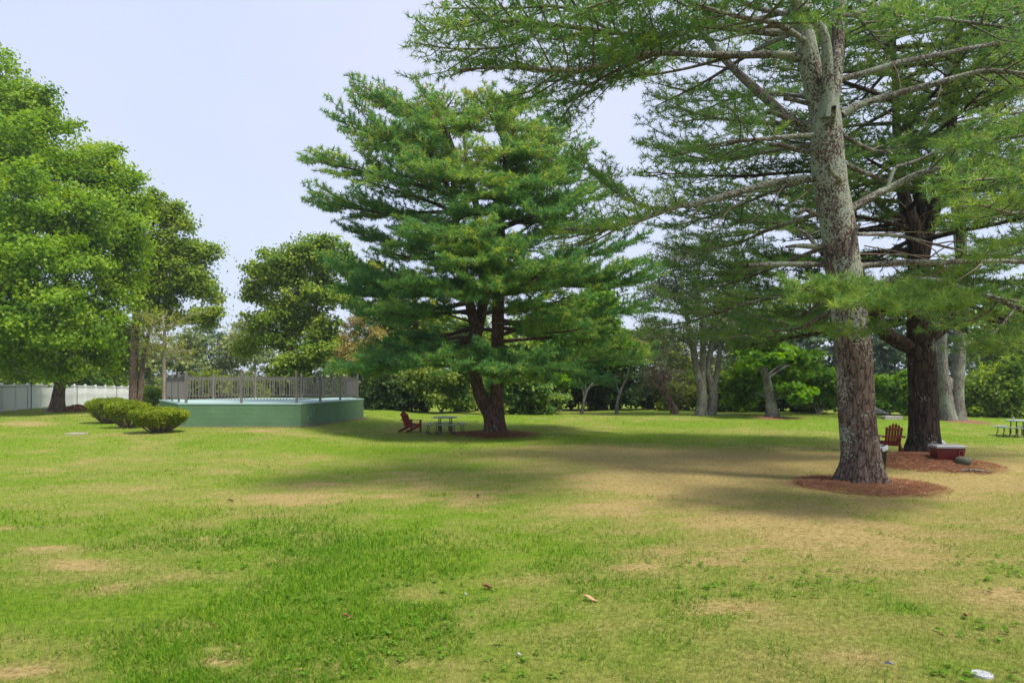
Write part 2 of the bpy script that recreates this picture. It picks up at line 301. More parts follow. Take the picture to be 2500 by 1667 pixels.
def blade_mat(name, stops_g, stops_d, trans=.45):
    m, t, o = mat_new(name); at = N(t, 'ShaderNodeAttribute', attribute_name='tint'); dr_ = N(t, 'ShaderNodeAttribute', attribute_name='dry')
    a = ramp(t, stops_g, at.outputs['Fac']); b_ = ramp(t, stops_d, at.outputs['Fac']); c = mixc(t, dr_.outputs['Fac'], a.outputs[0], b_.outputs[0])
    b = N(t, 'ShaderNodeBsdfPrincipled'); b.inputs['Roughness'].default_value = .6; b.inputs['Specular IOR Level'].default_value = .1; t.links.new(c, b.inputs['Base Color'])
    tr = N(t, 'ShaderNodeBsdfTranslucent'); t.links.new(c, tr.inputs[0]); mx = N(t, 'ShaderNodeMixShader'); mx.inputs[0].default_value = trans
    t.links.new(b.outputs[0], mx.inputs[1]); t.links.new(tr.outputs[0], mx.inputs[2]); t.links.new(mx.outputs[0], o.inputs[0]); return m
M['blade'] = blade_mat('grass_blade', [(0, (.05, .17, .006)), (.5, (.135, .30, .012)), (1, (.30, .41, .025))], [(0, (.24, .19, .06)), (.5, (.41, .335, .12)), (1, (.55, .47, .21))])
PLAT = [(-14.6, 29.9), (-9.25, 29.9), (-8.35, 38.4), (-9.6, 40.8), (-15.2, 40.3), (-18.7, 36.2)]
def inside_plat(x, y):
    r_ = np.ones(len(x), bool)
    for (ax, ay), (bx, by) in zip(PLAT, PLAT[1:] + PLAT[:1]):
        r_ &= ((bx - ax) * (y - ay) - (by - ay) * (x - ax)) > -.1
    return r_
def grass(n):
    d0, d1 = 4.2, 46.0
    y = d0 * (d1 / d0) ** rng.random(n) + rng.normal(0, .1, n); x = y * (rng.random(n) - .5) * 1.72
    dr, stw, med, big = lawn_fields(x, y); crab = ss(.44, .56, fbm(x * .8 + 40, y * .8, 61, 3)) * ss(3.5, -2.5, x) * ss(14, 8, y) * .9 + .25 * ss(.6, .7, fbm(x * 1.3, y * 1.3, 71, 3))
    keep = (rng.random(n) > np.clip((dr - .65) * 1.6, 0, .85)) & (rng.random(n) > stw * 1.1) & ~inside_plat(x, y)
    x, y, dr, crab, med = x[keep], y[keep], dr[keep], crab[keep], med[keep]; n = len(x)
    sc = (np.maximum(y, 4) / 5) ** .72; isc = rng.random(n) < np.clip(crab, 0, 1)
    h = (.032 + .03 * rng.random(n)) * np.where(isc, 1.5, 1) * (1 + .1 * (sc - 1)) * (1 - .35 * np.clip(dr, 0, 1)); wd = np.where(isc, .0088, .0034) * sc * (.7 + .6 * rng.random(n))
    a = rng.random(n) * 2 * np.pi; lean = np.where(isc, .9, .65) * (.3 + .9 * rng.random(n)) + .35 * np.clip(dr, 0, 1)
    la = a + np.pi / 2 + rng.normal(0, .5, n); z = gz(x, y) - .004
    base = np.stack([x, y, z], 1); side = np.stack([np.cos(a), np.sin(a), np.zeros(n)], 1) * (wd / 2)[:, None]
    tip = base + np.stack([np.cos(la) * np.sin(lean) * h * 1.35, np.sin(la) * np.sin(lean) * h * 1.35, np.cos(lean) * h * 1.2 + .004], 1)
    V = np.stack([base - side, base + side, tip], 1).reshape(-1, 3); Fc = np.arange(3 * n).reshape(-1, 3)
    dd = np.clip(dr * 1.15 - .12 + rng.normal(0, .2, n), 0, 1); dd = np.where(isc, dd * .25, dd)
    tint = np.clip(.5 + .3 * rng.normal(0, 1, n) + np.where(isc, -.12, 0) + .7 * (big_at(x, y) - .5) + .5 * ss(9, 15, y) - .1, 0, 1)
    return V, Fc, np.repeat(dd, 3), np.repeat(tint, 3)
def big_at(x, y): return fbm(x * .3 + 7, y * .3, 91, 3)
V, Fc, dd, tint = grass(430000)
tag(obj('grass', mesh_np(V, Fc, {'dry': dd, 'tint': tint}, False, 'grass'), M['blade']), 'short mown green grass with dry tan patches across the lawn', 'grass', kind='stuff')
# broad-leaved weeds scattered in the near turf
n = 260; kx = rng.random(22) - .5; kd = 4.7 + 4 * rng.random(22); ki = rng.integers(0, 22, n); y = kd[ki] + rng.normal(0, .22, n); x = kd[ki] * kx[ki] * 1.5 + rng.normal(0, .3, n); a = rng.random((n, 7)) * 2 * np.pi; r_ = .012 + .022 * rng.random((n, 7)); C = np.stack([x[:, None] + np.cos(a) * r_, y[:, None] + np.sin(a) * r_, gz(x, y)[:, None] + .022 + .02 * rng.random((n, 7))], -1).reshape(-1, 3)
def weed_leaves(C):
    k = len(C); nr = rng.normal(0, .35, (k, 3)) + (0, 0, 1); nr /= np.linalg.norm(nr, axis=1)[:, None]; d = np.cross(nr, rng.normal(0, 1, (k, 3))); d /= np.linalg.norm(d, axis=1)[:, None]; s_ = np.cross(nr, d); l = (.014 + .014 * rng.random(k))[:, None]
    return np.stack([C - d * l, C + s_ * l * .7, C + d * l, C - s_ * l * .7], 1).reshape(-1, 3)
V = weed_leaves(C); M['weed'] = blade_mat('weed_leaf', [(0, (.09, .22, .012)), (.5, (.14, .30, .02)), (1, (.22, .38, .05))], [(0, (.2, .2, .1)), (1, (.3, .3, .2))])
tag(obj('weeds', mesh_np(V, np.arange(len(V)).reshape(-1, 4), {'tint': np.repeat(rng.random(len(V) // 4), 4), 'dry': np.zeros(len(V))}, False, 'weeds'), M['weed']), 'small broad-leaved weeds scattered through the near grass', 'weeds', kind='stuff')
# fallen needles under the pines
def litter(n):
    vs = []; k = n // len(MOUNDS)
    for mx, my, mh, mr, sr in MOUNDS[:3]:
        q = int(k * 1.6); a = rng.random(q) * 2 * np.pi; r_ = sr * 1.05 * np.sqrt(rng.random(q)); x = mx + r_ * np.cos(a); y = my - .25 * sr + r_ * np.sin(a)
        kp = lawn_fields(x, y)[1] > .12 + .5 * rng.random(q); x, y = x[kp], y[kp]; q = len(x)
        b = rng.random(q) * 2 * np.pi; l = .05 + .05 * rng.random(q); z = gz(x, y) + .006 + .02 * rng.random(q); w_ = .004 * (my / 8) ** .7
        c = np.stack([x, y, z], 1); d_ = np.stack([np.cos(b), np.sin(b), rng.normal(0, .25, q)], 1) * l[:, None]; s_ = np.stack([-np.sin(b), np.cos(b), .4 * np.ones(q)], 1) * w_
        vs.append(np.stack([c - d_, c + s_, c + d_], 1).reshape(-1, 3))
    return np.vstack(vs)
V = litter(56000); M['straw'] = leaf_mat('pine_straw', (.09, .036, .018), (.19, .085, .047), (.32, .185, .11), .15, .8)
tag(obj('pine_straw', mesh_np(V, np.arange(len(V)).reshape(-1, 3), {'tint': np.repeat(rng.random(len(V) // 3), 3)}, False, 'pine_straw'), M['straw']), 'rust coloured fallen pine needles ringed round the trunks', 'pine straw', kind='stuff')

# ------------------------------------------------------------------ trees
def unit(v): return v / (np.linalg.norm(v, axis=-1, keepdims=True) + 1e-9)
def leaves_np(c, nrm, size, asp=.75, fold=.12):
    n = len(c); d = unit(np.cross(nrm, rng.normal(0, 1, (n, 3)))); s = np.cross(nrm, d); l = (size * (.7 + .6 * rng.random(n)))[:, None]
    V = np.stack([c - d * l * .5, c + s * l * asp * .5 + nrm * l * fold, c + d * l * .5 - nrm * l * fold * .6, c - s * l * asp * .5 + nrm * l * fold], 1).reshape(-1, 3)
    return V, np.arange(4 * n).reshape(-1, 4)
class Pine:
    def __init__(s): s.c = []; s.d = []; s.sz = []; s.t = []; s.root = None
    def tuft(s, c, d, sz, t): s.c.append(c); s.d.append(d); s.sz.append(sz); s.t.append(t)
    def limb(s, pts, r0, r1, bark, origin, f0=.35, side=1.3, sp=.26, sub=.2, size=.15, tint=.5, n=12, dens=1.0, droop=0., name='branch', rise=.12):
        """one limb as a part: bark tube with its side twigs; needle tufts go to the crown"""
        tint = .52 + .5 * (tint - .5) + random.gauss(0, .05); P = smooth_line(pts, n); mb = MB(); mb.tube(P, [r0, (r0 * .6 + r1 * .4), r1], 8 if r0 > .05 else 5, .25)  # halved limb tint
        seg = np.linalg.norm(np.diff(P, axis=0), axis=1); Lc = np.concatenate([[0], np.cumsum(seg)]); L = Lc[-1]
        if side > 0:
            u = f0 * L; k = 0
            while u < L:
                f = (u / L - f0) / (1 - f0 + 1e-6); p = np.array([np.interp(u, Lc, P[:, i]) for i in range(3)]); q = np.array([np.interp(min(u + .3, L), Lc, P[:, i]) for i in range(3)]); q0 = np.array([np.interp(max(u - .3, 0), Lc, P[:, i]) for i in range(3)])
                tdir = unit(q - q0); hp = np.cross(tdir, (0, 0, 1.)); hp = unit(hp) if np.linalg.norm(hp) > .2 else np.array((1., 0, 0))
                sg = 1 if k % 2 else -1; k += 1
                ls = side * (.35 + 1.0 * math.sin(math.pi * min(1, .18 + .82 * f) ** .8) if f < .85 else side * .32 / side) * (.55 + .6 * random.random()); ls = max(.3, ls)
                dr_ = unit(tdir * .75 + hp * sg * (.75 + .3 * random.random()) + np.array((0, 0, rise + random.gauss(0, .22) - droop)))
                m_ = p + dr_ * ls * .55 + np.array((0, 0, -.03 * ls)); e_ = p + dr_ * ls + tdir * ls * .12 + np.array((0, 0, .10 * ls)); S = np.array([p, m_, e_])
                mb.tube(S, [max(.006, min(.03, r1 + .008 * ls)), .004], 3)
                v = .12 * ls; kk = 0
                while v < ls:
                    fr = v / ls; c = S[0] + (S[1] - S[0]) * min(1, fr * 2) if fr < .5 else S[1] + (S[2] - S[1]) * (fr * 2 - 1)
                    sdr = unit(dr_ * .8 + np.cross(dr_, (0, 0, 1.)) * (1 if kk % 2 else -1) * .8 + np.array((random.gauss(0, .2), random.gauss(0, .2), .18 + random.gauss(0, .2)))); kk += 1
                    l2 = (.16 + .38 * ls * .55 * (1 - .6 * fr)) * (.6 + .7 * random.random()); nt_ = max(1, int(dens * l2 / .11 + random.random()))
                    tt = tint + random.gauss(0, .13)
                    for j in range(nt_):
                        w_ = (j + 1) / nt_; s.tuft(c + sdr * l2 * w_ + np.array((0, 0, .03 * random.random())), sdr, size * (.8 + .4 * random.random()), tt + random.gauss(0, .07))
                    v += sub * (.7 + .6 * random.random())
                s.tuft(e_, dr_, size * 1.1, tint + .1); u += sp * (.7 + .6 * random.random())
            s.tuft(P[-1], unit(P[-1] - P[-2]), size * 1.2, tint + .15)
        return mb.build(name, bark, s.root, origin, True)
    def crown(s, mat, origin, nn=9, width=.011, spread=.85, name='crown'):
        c = np.array(s.c); d = np.array(s.d); sz = np.array(s.sz); tt = np.array(s.t); n = len(c)
        d = unit(d + np.array((0, 0, .25))); nd = unit(d[:, None] * .55 + unit(rng.normal(0, 1, (n, nn, 3))) * spread)
        st_ = c[:, None] - d[:, None] * (sz * .35)[:, None, None] * rng.random((n, nn, 1)); ln = (sz[:, None] * (.75 + .4 * rng.random((n, nn))))[..., None]
        sd_ = unit(np.cross(nd, rng.normal(0, 1, (n, nn, 3)))) * width * .5
        V = np.stack([st_ - sd_, st_ + sd_, st_ + nd * ln], 2).reshape(-1, 3) - np.array(origin)
        tv = np.repeat(np.clip(np.repeat(tt, nn) + rng.normal(0, .06, n * nn), 0, 1), 3)
        return obj(name, mesh_np(V, np.arange(len(V)).reshape(-1, 3), {'tint': tv}, False, name), mat, s.root)
def curve(a, tip, sag=.0, up=.12):
    a = np.array(a, float); b = np.array(tip, float); d = b - a; L = np.linalg.norm(d[:2]) + .01
    return [a, a + d * np.array((.3, .3, .3)) + np.array((0, 0, (up - sag) * L * .5)), a + d * .65 + np.array((0, 0, (up - sag * 1.5) * L * .4)), b]
def stem_at(P, z):                                     # point of a stem polyline at height z
    P = np.array(P); i = np.argsort(P[:, 2]); return np.array([np.interp(z, P[i, 2], P[i, k]) for k in range(3)])

# --- the double-stemmed pine in the middle
def central_pine():
    o = G(1210, 1053); D = o[1]
    p = Pine(); p.root = empty('pine_tree', o, label='broad white pine with two stems rising from one base in mid lawn', cat='tree')
    w = lambda px, py, dy=0: W(px, py, D + dy)
    base = np.array((o[0], o[1], o[2] - .15))
    SR = [base + (.14, 0, 0), w(1213, 985), w(1214, 930), w(1214, 880), w(1216, 760), w(1222, 600), w(1216, 480), w(1238, 390), w(1205, 270)]
    SL = [base + (-.10, -.03, 0), w(1198, 1015, -.05), w(1180, 982, -.1), w(1165, 940, -.25), w(1160, 890, -.3), w(1160, 800, -.3), w(1128, 660, -.2), w(1108, 480), w(1108, 370), w(1065, 260)]
    SB = [w(1158, 830, -.2), w(1180, 720, .6), w(1165, 520, .9), w(1140, 400, 1), w(1130, 300, 1)]
    mb = MB(); mb.tube(smooth_line(SR, 40), [.34, .31, .29, .29, .27, .24, .2, .15, .04], 20, .10, .30); mb.tube(smooth_line(SL, 40), [.36, .33, .30, .265, .25, .24, .2, .15, .1, .03], 20, .10, .25)
    mb.tube(smooth_line(SB, 20), [.3, .22, .16, .1, .03], 12, .1)
    mb.build('trunk', M['red_bark'], p.root, o, True)
    # limbs: stem, attach row, tip column, tip row, depth offset of tip, tint (growth colour plus painted sun and shade)
    T = [(SL,480,748,388,-.8,.55),(SL,560,748,492,.5,.35),(SL,420,812,290,0,.62),(SL,340,858,222,.4,.6),(SL,620,840,560,1,.32),(SL,700,805,640,-1,.38),(SL,720,835,705,1.5,.25),(SL,830,815,905,-2,.5),(SL,800,890,858,.5,.4),
     (SL,820,880,915,-3.2,.5),(SL,300,930,240,.6,.6),(SL,280,1028,222,.2,.66),(SL,330,985,250,-2,.68),(SL,400,900,330,-1.5,.65),(SL,520,890,440,-2.4,.5),(SL,640,930,610,-3,.5),(SL,610,1075,560,-5.5,.6),(SL,560,960,520,2.5,.3),
     (SR,860,1590,872,-1,.62),(SR,790,1575,745,.5,.45),(SR,840,1490,935,-3,.4),(SR,720,1560,640,1,.5),(SR,690,1590,680,2,.5),(SR,800,1440,800,-3.5,.5),(SR,560,1500,470,0,.5),(SR,520,1440,355,1,.6),(SR,470,1410,400,-2,.65),
     (SR,650,1545,590,2.5,.3),(SR,600,1480,540,-2.5,.5),(SR,300,1330,235,0,.62),(SR,360,1390,310,.5,.65),(SR,420,1340,330,-2.5,.7),(SR,280,1180,232,-1,.7),(SR,310,1255,228,.5,.68),(SR,720,1345,640,-5.8,.62),(SR,660,1290,670,-5.2,.58),
     (SR,840,1260,900,-5.5,.52),(SR,850,1120,890,-5.2,.5),(SL,840,1030,880,-5.0,.52),(SR,860,1380,905,-4.5,.42),(SL,690,1010,690,-5,.55),(SL,640,1150,640,-6,.6),(SL,480,1050,400,-4.8,.75),(SL,450,1150,430,-5,.75),(SR,480,1300,445,-4.6,.72),
     (SR,560,1340,520,-5,.6),(SL,560,1120,580,-5.8,.6),(SR,420,1230,370,-4,.72),(SL,350,1080,300,-3.6,.74),(SR,330,1190,270,-3,.7),(SL,760,920,760,-3.5,.42),(SL,740,870,770,2,.3),(SR,780,1500,830,3,.4),(SL,420,1000,360,-3.5,.68),
     (SR,390,1320,370,-3.8,.7),(SL,290,1110,235,-2.2,.7),(SL,540,1180,520,-4.5,.62),(SR,500,1190,470,-4.6,.66),(SL,620,1200,610,-5,.56),(SR,600,1250,600,-5,.56),(SL,700,1090,720,-5.2,.5),(SR,700,1190,700,-5.6,.54),(SL,600,1010,560,-3.8,.55),(SR,540,1400,480,-3.6,.6),(SL,380,960,310,-2.6,.68),(SR,440,1400,440,-3,.62),(SR,760,1400,720,-4.6,.5),(SL,850,960,885,-4.2,.5),(SR,850,1300,930,-4.6,.46),(SR,340,1300,300,-2.6,.7),(SL,320,1150,300,-3,.74),(SR,280,1150,230,-1.5,.68),(SR,290,1260,250,-2,.68)]
    for st, ay, tx, ty, dy, ti in T:
        a = stem_at(st, H + (HY - ay) / F * D); tip = w(tx, ty, dy); L = np.linalg.norm(tip - a)
        p.limb(curve(a, tip, .10 if ay > 600 else .02, .06), .035 + .013 * L, .012, M['red_bark'], o, .24 if ay > 500 else .12, .20 * L + .55, .21, .145, .205, ti, 12, 1.35, rise=.1)
    for k in range(28):                                # limbs on the far side and filling the crown, tinted darker as if shaded
        ay = 230 + 610 * (k + random.random()) / 28; st = SL if k % 2 else SR; a = stem_at(st, H + (HY - ay) / F * D)
        az = R(15 + 150 * random.random()); L = (2.2 + 4.2 * min(1, (ay - 200) / 250)) * (.75 + .35 * random.random())
        tip = a + np.array((math.cos(az) * L, math.sin(az) * L, .1 * L + random.gauss(0, .3)))
        p.limb(curve(a, tip, .05, .06), .03 + .012 * L, .012, M['red_bark'], o, .3, .2 * L + .4, .36, .24, .17, .35, 9, 1.0)
    # bare lower limbs crossing in front of the gap
    for st, ay, tx, ty, dy, r_ in ((SR, 820, 1350, 780, -1, .10), (SR, 835, 1440, 812, .3, .09), (SL, 800, 1035, 835, -.8, .08), (SL, 770, 1010, 740, .8, .07), (SR, 700, 1300, 690, -.5, .08), (SR, 600, 1310, 540, .2, .1), (SL, 790, 1075, 760, .5, .06)):
        p.limb(curve(stem_at(st, H + (HY - ay) / F * D), w(tx, ty, dy), .05, .05), r_, .03, M['red_bark'], o, .5, 0)
    for k in range(26):
        st = SL if k % 2 else SR; ay = 480 + 360 * random.random(); a = stem_at(st, H + (HY - ay) / F * D); az = random.random() * 2 * np.pi; L = 1 + 1.6 * random.random()
        p.limb(curve(a, a + np.array((math.cos(az) * L, math.sin(az) * L, random.gauss(0, .3)))), .025, .006, M['twig'], o, .5, 0, name='dead_twig', n=6)
    p.crown(M['needle'], o, 8, .034, .95)
    c = np.array(p.c); sel = np.where((c[:, 2] > 9.0))[0]; wgt = np.clip((c[sel, 2] - 8.5) / 6, 0, 1) ** 2 + .02; sel = rng.choice(sel, 800, False, wgt / wgt.sum()); mb = MB()
    for i in sel:
        q = c[i] + np.array((0, -.08, .02)); L = .17 + .06 * random.random(); mb.tube(np.array([q, q + (.01, .01, -L * .5), q + (.02, 0, -L)]), [.014, .036, .01], 5)
    tag(mb.build('pine_cones', M['cone'], p.root, o, True), kind='stuff')
    return len(p.c)

# --- the lichen-covered pine in front on the right
def front_pine():
    o = G(2103, 1172); D = o[1]
    p = Pine(); p.root = empty('pine_tree', o, label='tall white pine with pale lichen on its straight trunk, nearest tree', cat='tree')
    w = lambda px, py, dy=0: W(px, py, D + dy)
    S0 = [o - (0, 0, .2), w(2103, 1120), w(2096, 1050), w(2090, 976), w(2082, 836), w(2060, 660), w(2046, 555), w(2024, 421), w(2016, 316), w(2012, 250)]
    SL = [w(2008, 275), w(1985, 190, .05), w(1966, 90), w(1960, 0), w(1950, -250), w(1960, -560)]
    SR = [w(2020, 275), w(2040, 190), w(2046, 100, .2), w(2050, 0, .2), w(2085, -260, .3), w(2080, -620)]
    SM = [w(2018, 290, -.3), w(2022, 190, -.35), w(2012, 85, -.5), w(1970, 30, -.7), w(1925, -20, -.9), w(1880, -120, -1.2)]
    mb = MB(); mb.tube(smooth_line(S0, 90), [.45, .40, .385, .385, .38, .375, .365, .36, .345, .31], 40, .055, .50)
    mb.tube(smooth_line(SL, 30), [.26, .24, .21, .18, .11, .03], 20, .06); mb.tube(smooth_line(SR, 30), [.2, .15, .135, .13, .09, .03], 20, .06); mb.tube(smooth_line(SM, 24), [.15, .12, .1, .1, .08, .05], 14, .1)
    mb.build('trunk', M['pine_bark'], p.root, o, True)
    LB = M['lichen_bark']; tt = .42
    def L(pts, r0, r1, f0=.4, side=1.2, **k):
        q = dict(sp=.17, sub=.125, size=.135, tint=tt, n=18, dens=1.3); q.update(k); return p.limb([w(*a) for a in pts], r0 * .85, r1, LB, o, f0, side, **q)
    L([(1985,165),(1960,143),(1900,133),(1800,136),(1700,132),(1600,130,-.6),(1500,150,-1.2),(1400,172,-1.8),(1250,165,-2.4),(1120,170,-3)],.12,.02,.36,1.5)
    L([(1600,130,-.6),(1480,185,-.4),(1420,225,-.2),(1370,290,0)],.05,.01,.2,.9,tint=.3)
    L([(1960,60),(1900,80),(1830,75),(1760,66),(1700,62,-.5),(1650,88,-1),(1500,80,-1.6),(1350,60,-2.2),(1150,50,-2.8),(1030,90,-3)],.11,.02,.30,1.6)
    L([(1500,80,-1.6),(1380,20,-1.8),(1250,20,-2.2),(1060,20,-2.6)],.05,.01,.1,1.4,tint=.5)
    L([(1350,60,-2.2),(1250,110,-2.6),(1120,120,-3),(1015,105,-3.2)],.035,.01,.15,1.1)
    L([(1800,136),(1640,175,.4),(1520,190,.5),(1400,240,.5),(1330,250,.5)],.045,.01,.3,1.1,tint=.3)
    L([(1985,435),(1930,440),(1870,450),(1780,476,-.3),(1700,496,-.6),(1640,508,-.9),(1540,546,-1.3),(1470,560,-1.7),(1380,560,-2.1)],.11,.025,.55,1.15,tint=.42)
    L([(1640,508,-.9),(1560,500,-.6),(1490,455,-.2),(1440,420,.2)],.035,.01,.2,.9,tint=.35)
    for q in ([(1965,40),(1850,20,1),(1700,-40,1.5),(1550,-20,1),(1450,10,.5)], [(1955,-30),(1840,-60,-1),(1700,-60,-2),(1560,-20,-3),(1430,20,-3.5)], [(1950,-120),(1800,-160,0),(1600,-150,-.5),(1400,-90,-1),(1180,-30,-1.5)], [(1950,-200),(1800,-260,1),(1600,-260,1.5),(1420,-180,1)],
              [(1960,20),(1800,60,2),(1650,110,3),(1520,210,3.5)], [(1960,70),(1850,120,2),(1720,200,3),(1600,260,4)], [(1965,100),(1900,60,-2),(1800,40,-3.5),(1700,10,-4.5)], [(1960,10),(1880,-30,-2.5),(1780,-60,-4),(1640,-40,-5)]):
        L(q, .08, .015, .3, 1.5, tint=.4, sp=.3)
    # right-hand limbs
    L([(2050,195),(2100,182),(2200,152),(2300,132),(2400,112,.5),(2500,105,1),(2600,110,1.5)],.09,.03,.55,1.4,tint=.55)
    L([(2055,282),(2100,256),(2200,226),(2300,200,-.3),(2400,174,-.6),(2500,180,-.9),(2640,200,-1.3)],.11,.03,.6,1.5,tint=.55)
    L([(2080,512),(2130,480),(2180,456),(2250,422,-.4),(2320,412,-.8),(2400,420,-1.4),(2470,400,-2)],.115,.03,.45,1.3,tint=.55)
    L([(2165,462),(2185,412),(2215,400),(2300,370,.5),(2380,350,.8)],.05,.02,.4,1.2,tint=.55)
    L([(2095,572),(2200,577,.4),(2350,612,.6),(2500,632,.8)],.05,.02,.7,1.0,tint=.5)
    L([(2100,650),(2200,641),(2300,640),(2400,637),(2520,640)],.085,.05,.9,.6,tint=.5)
    L([(2020,645),(1940,645),(1880,645),(1825,649,-.1)],.075,.05,.9,0,name='broken_branch')
    L([(2000,525),(1985,521,-.1),(1965,512,-.3),(1943,522,-.4)],.07,.03,.9,0,name='broken_branch'); L([(2020,602),(1975,601),(1945,600),(1918,603)],.085,.03,.9,0,name='broken_branch'); L([(1998,258),(1960,250),(1935,243),(1914,241)],.06,.05,.9,0,name='broken_branch')
    L([(1985,312),(1940,295),(1900,280),(1872,270)],.08,.055,.9,0,name='broken_branch'); L([(1985,372),(1945,366),(1915,356),(1880,353)],.07,.05,.9,0,name='broken_branch')
    L([(2055,660,-.4),(2075,640,-.5),(2085,575,-.55),(2100,545,-.6)],.07,.035,.9,0,name='broken_branch'); L([(2040,450,-.4),(2050,440,-.6),(2030,420,-.8),(2022,405,-.9)],.06,.05,.9,0,name='broken_branch'); L([(2030,310,-.4),(2034,290,-.6),(2035,270,-.7),(2036,262,-.8)],.06,.05,.9,0,name='broken_branch')
    # bright spray in front of the trunk
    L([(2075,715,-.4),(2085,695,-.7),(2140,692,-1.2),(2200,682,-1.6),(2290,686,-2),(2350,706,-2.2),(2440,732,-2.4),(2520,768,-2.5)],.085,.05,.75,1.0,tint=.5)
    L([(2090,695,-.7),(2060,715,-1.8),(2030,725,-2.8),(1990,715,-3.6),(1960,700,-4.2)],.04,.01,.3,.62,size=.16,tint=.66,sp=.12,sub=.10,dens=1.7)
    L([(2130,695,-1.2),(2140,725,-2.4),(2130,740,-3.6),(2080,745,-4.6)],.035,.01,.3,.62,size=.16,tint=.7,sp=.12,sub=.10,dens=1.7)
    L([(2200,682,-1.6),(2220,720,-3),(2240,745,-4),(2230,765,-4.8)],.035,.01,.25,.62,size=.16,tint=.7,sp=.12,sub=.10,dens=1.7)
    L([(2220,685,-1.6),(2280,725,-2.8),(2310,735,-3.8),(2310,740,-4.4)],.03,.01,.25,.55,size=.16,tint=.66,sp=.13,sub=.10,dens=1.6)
    L([(2120,780,-.5),(2110,800,-1.5),(2090,815,-2.4),(2070,818,-3)],.025,.01,.5,.5,size=.13,tint=.42)
    L([(2440,732,-2.4),(2400,770,-2.0),(2330,790,-1.6),(2280,790,-1.2)],.03,.01,.3,.9,tint=.45); L([(2480,750,-2.5),(2440,800,-2.6),(2400,830,-2.6),(2370,850,-2.6)],.03,.01,.3,.8,tint=.45); L([(2560,800,-3),(2520,825,-3.4),(2490,835,-3.7),(2465,850,-4)],.03,.01,.2,.6,size=.14,tint=.6)
    # sprays tinted a sunlit yellow at the right edge, on limbs that leave the frame and return
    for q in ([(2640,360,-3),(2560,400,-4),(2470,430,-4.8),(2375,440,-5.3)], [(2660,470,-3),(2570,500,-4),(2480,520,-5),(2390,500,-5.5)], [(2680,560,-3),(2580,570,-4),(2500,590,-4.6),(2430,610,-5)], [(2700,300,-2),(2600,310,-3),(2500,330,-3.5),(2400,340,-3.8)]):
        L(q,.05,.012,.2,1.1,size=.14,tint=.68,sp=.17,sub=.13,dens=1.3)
    # hanging foliage left of the trunk, behind it, its shade put into darker tints
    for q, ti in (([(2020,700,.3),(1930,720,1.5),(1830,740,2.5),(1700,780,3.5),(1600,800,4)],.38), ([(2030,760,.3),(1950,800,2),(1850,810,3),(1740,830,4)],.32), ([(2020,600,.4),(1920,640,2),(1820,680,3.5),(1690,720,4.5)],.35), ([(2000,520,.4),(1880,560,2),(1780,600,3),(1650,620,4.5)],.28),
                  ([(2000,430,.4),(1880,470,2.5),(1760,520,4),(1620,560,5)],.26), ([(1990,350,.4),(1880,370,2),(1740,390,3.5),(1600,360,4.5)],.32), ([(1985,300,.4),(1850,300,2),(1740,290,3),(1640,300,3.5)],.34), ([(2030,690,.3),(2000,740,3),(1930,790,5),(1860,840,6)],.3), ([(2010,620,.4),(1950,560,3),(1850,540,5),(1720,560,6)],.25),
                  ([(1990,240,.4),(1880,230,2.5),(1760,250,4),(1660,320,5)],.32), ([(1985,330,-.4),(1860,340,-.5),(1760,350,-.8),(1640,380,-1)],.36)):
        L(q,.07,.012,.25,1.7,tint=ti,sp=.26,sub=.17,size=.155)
    for q in ([(2040,-100),(2200,-160,0),(2400,-120,0),(2600,-60,0)], [(2050,40),(2200,20,1.5),(2380,40,3),(2520,30,4)], [(2060,-10),(2180,30,-1.5),(2330,50,-3),(2480,70,-4)], [(2080,-260),(2250,-300,-1),(2450,-240,-1.5)], [(2080,-200),(2000,-220,-3),(1900,-180,-5)], [(2060,-350),(2150,-380,3),(2250,-330,5)], [(1950,-350),(1800,-400,2),(1650,-350,3)], [(2000,-420),(1900,-450,-2),(1750,-400,-4)], [(2080,-450),(2200,-480,0),(2350,-430,1)], [(2075,20,.3),(2110,60,2.5),(2150,110,4.5)], [(2055,330),(2150,370,2),(2280,350,4)], [(2060,400),(2160,440,3),(2300,470,5)]):
        L(q,.07,.015,.3,1.4,tint=.45,sp=.3)
    # bare hanging twigs
    for (ax, ay), (bx, by) in (((1800,470),(1740,560)), ((1850,455),(1770,520)), ((1720,490),(1640,570)), ((1920,445),(1830,545)), ((1760,480),(1730,600)), ((2105,575),(2300,570)), ((2090,620),(2400,640)), ((1980,460),(1900,520)), ((2200,225),(2150,120)), ((2300,200),(2240,330)), ((1980,250),(2000,385)), ((1900,135),(1850,240)), ((2400,640),(2330,690)), ((2300,640),(2230,585)), ((2110,600),(2330,660)), ((2250,690),(2330,640)), ((1700,62),(1620,150))):
        p.limb(smooth_line([w(ax, ay), w((ax + bx) / 2 + 12, (ay + by) / 2 - 6, -.2), w(bx, by, -.3)], 6), .016, .006, M['twig'], o, .5, 0, name='dead_twig', n=6)
    p.limb([w(2000, 345, .6), w(1880, 250, 1.3), w(1755, 130, 2), w(1690, 40, 2.4)], .12, .08, LB, o, .5, 0, n=14)
    p.crown(M['needle_blue'], o, 9, .018, .9)
    return len(p.c)

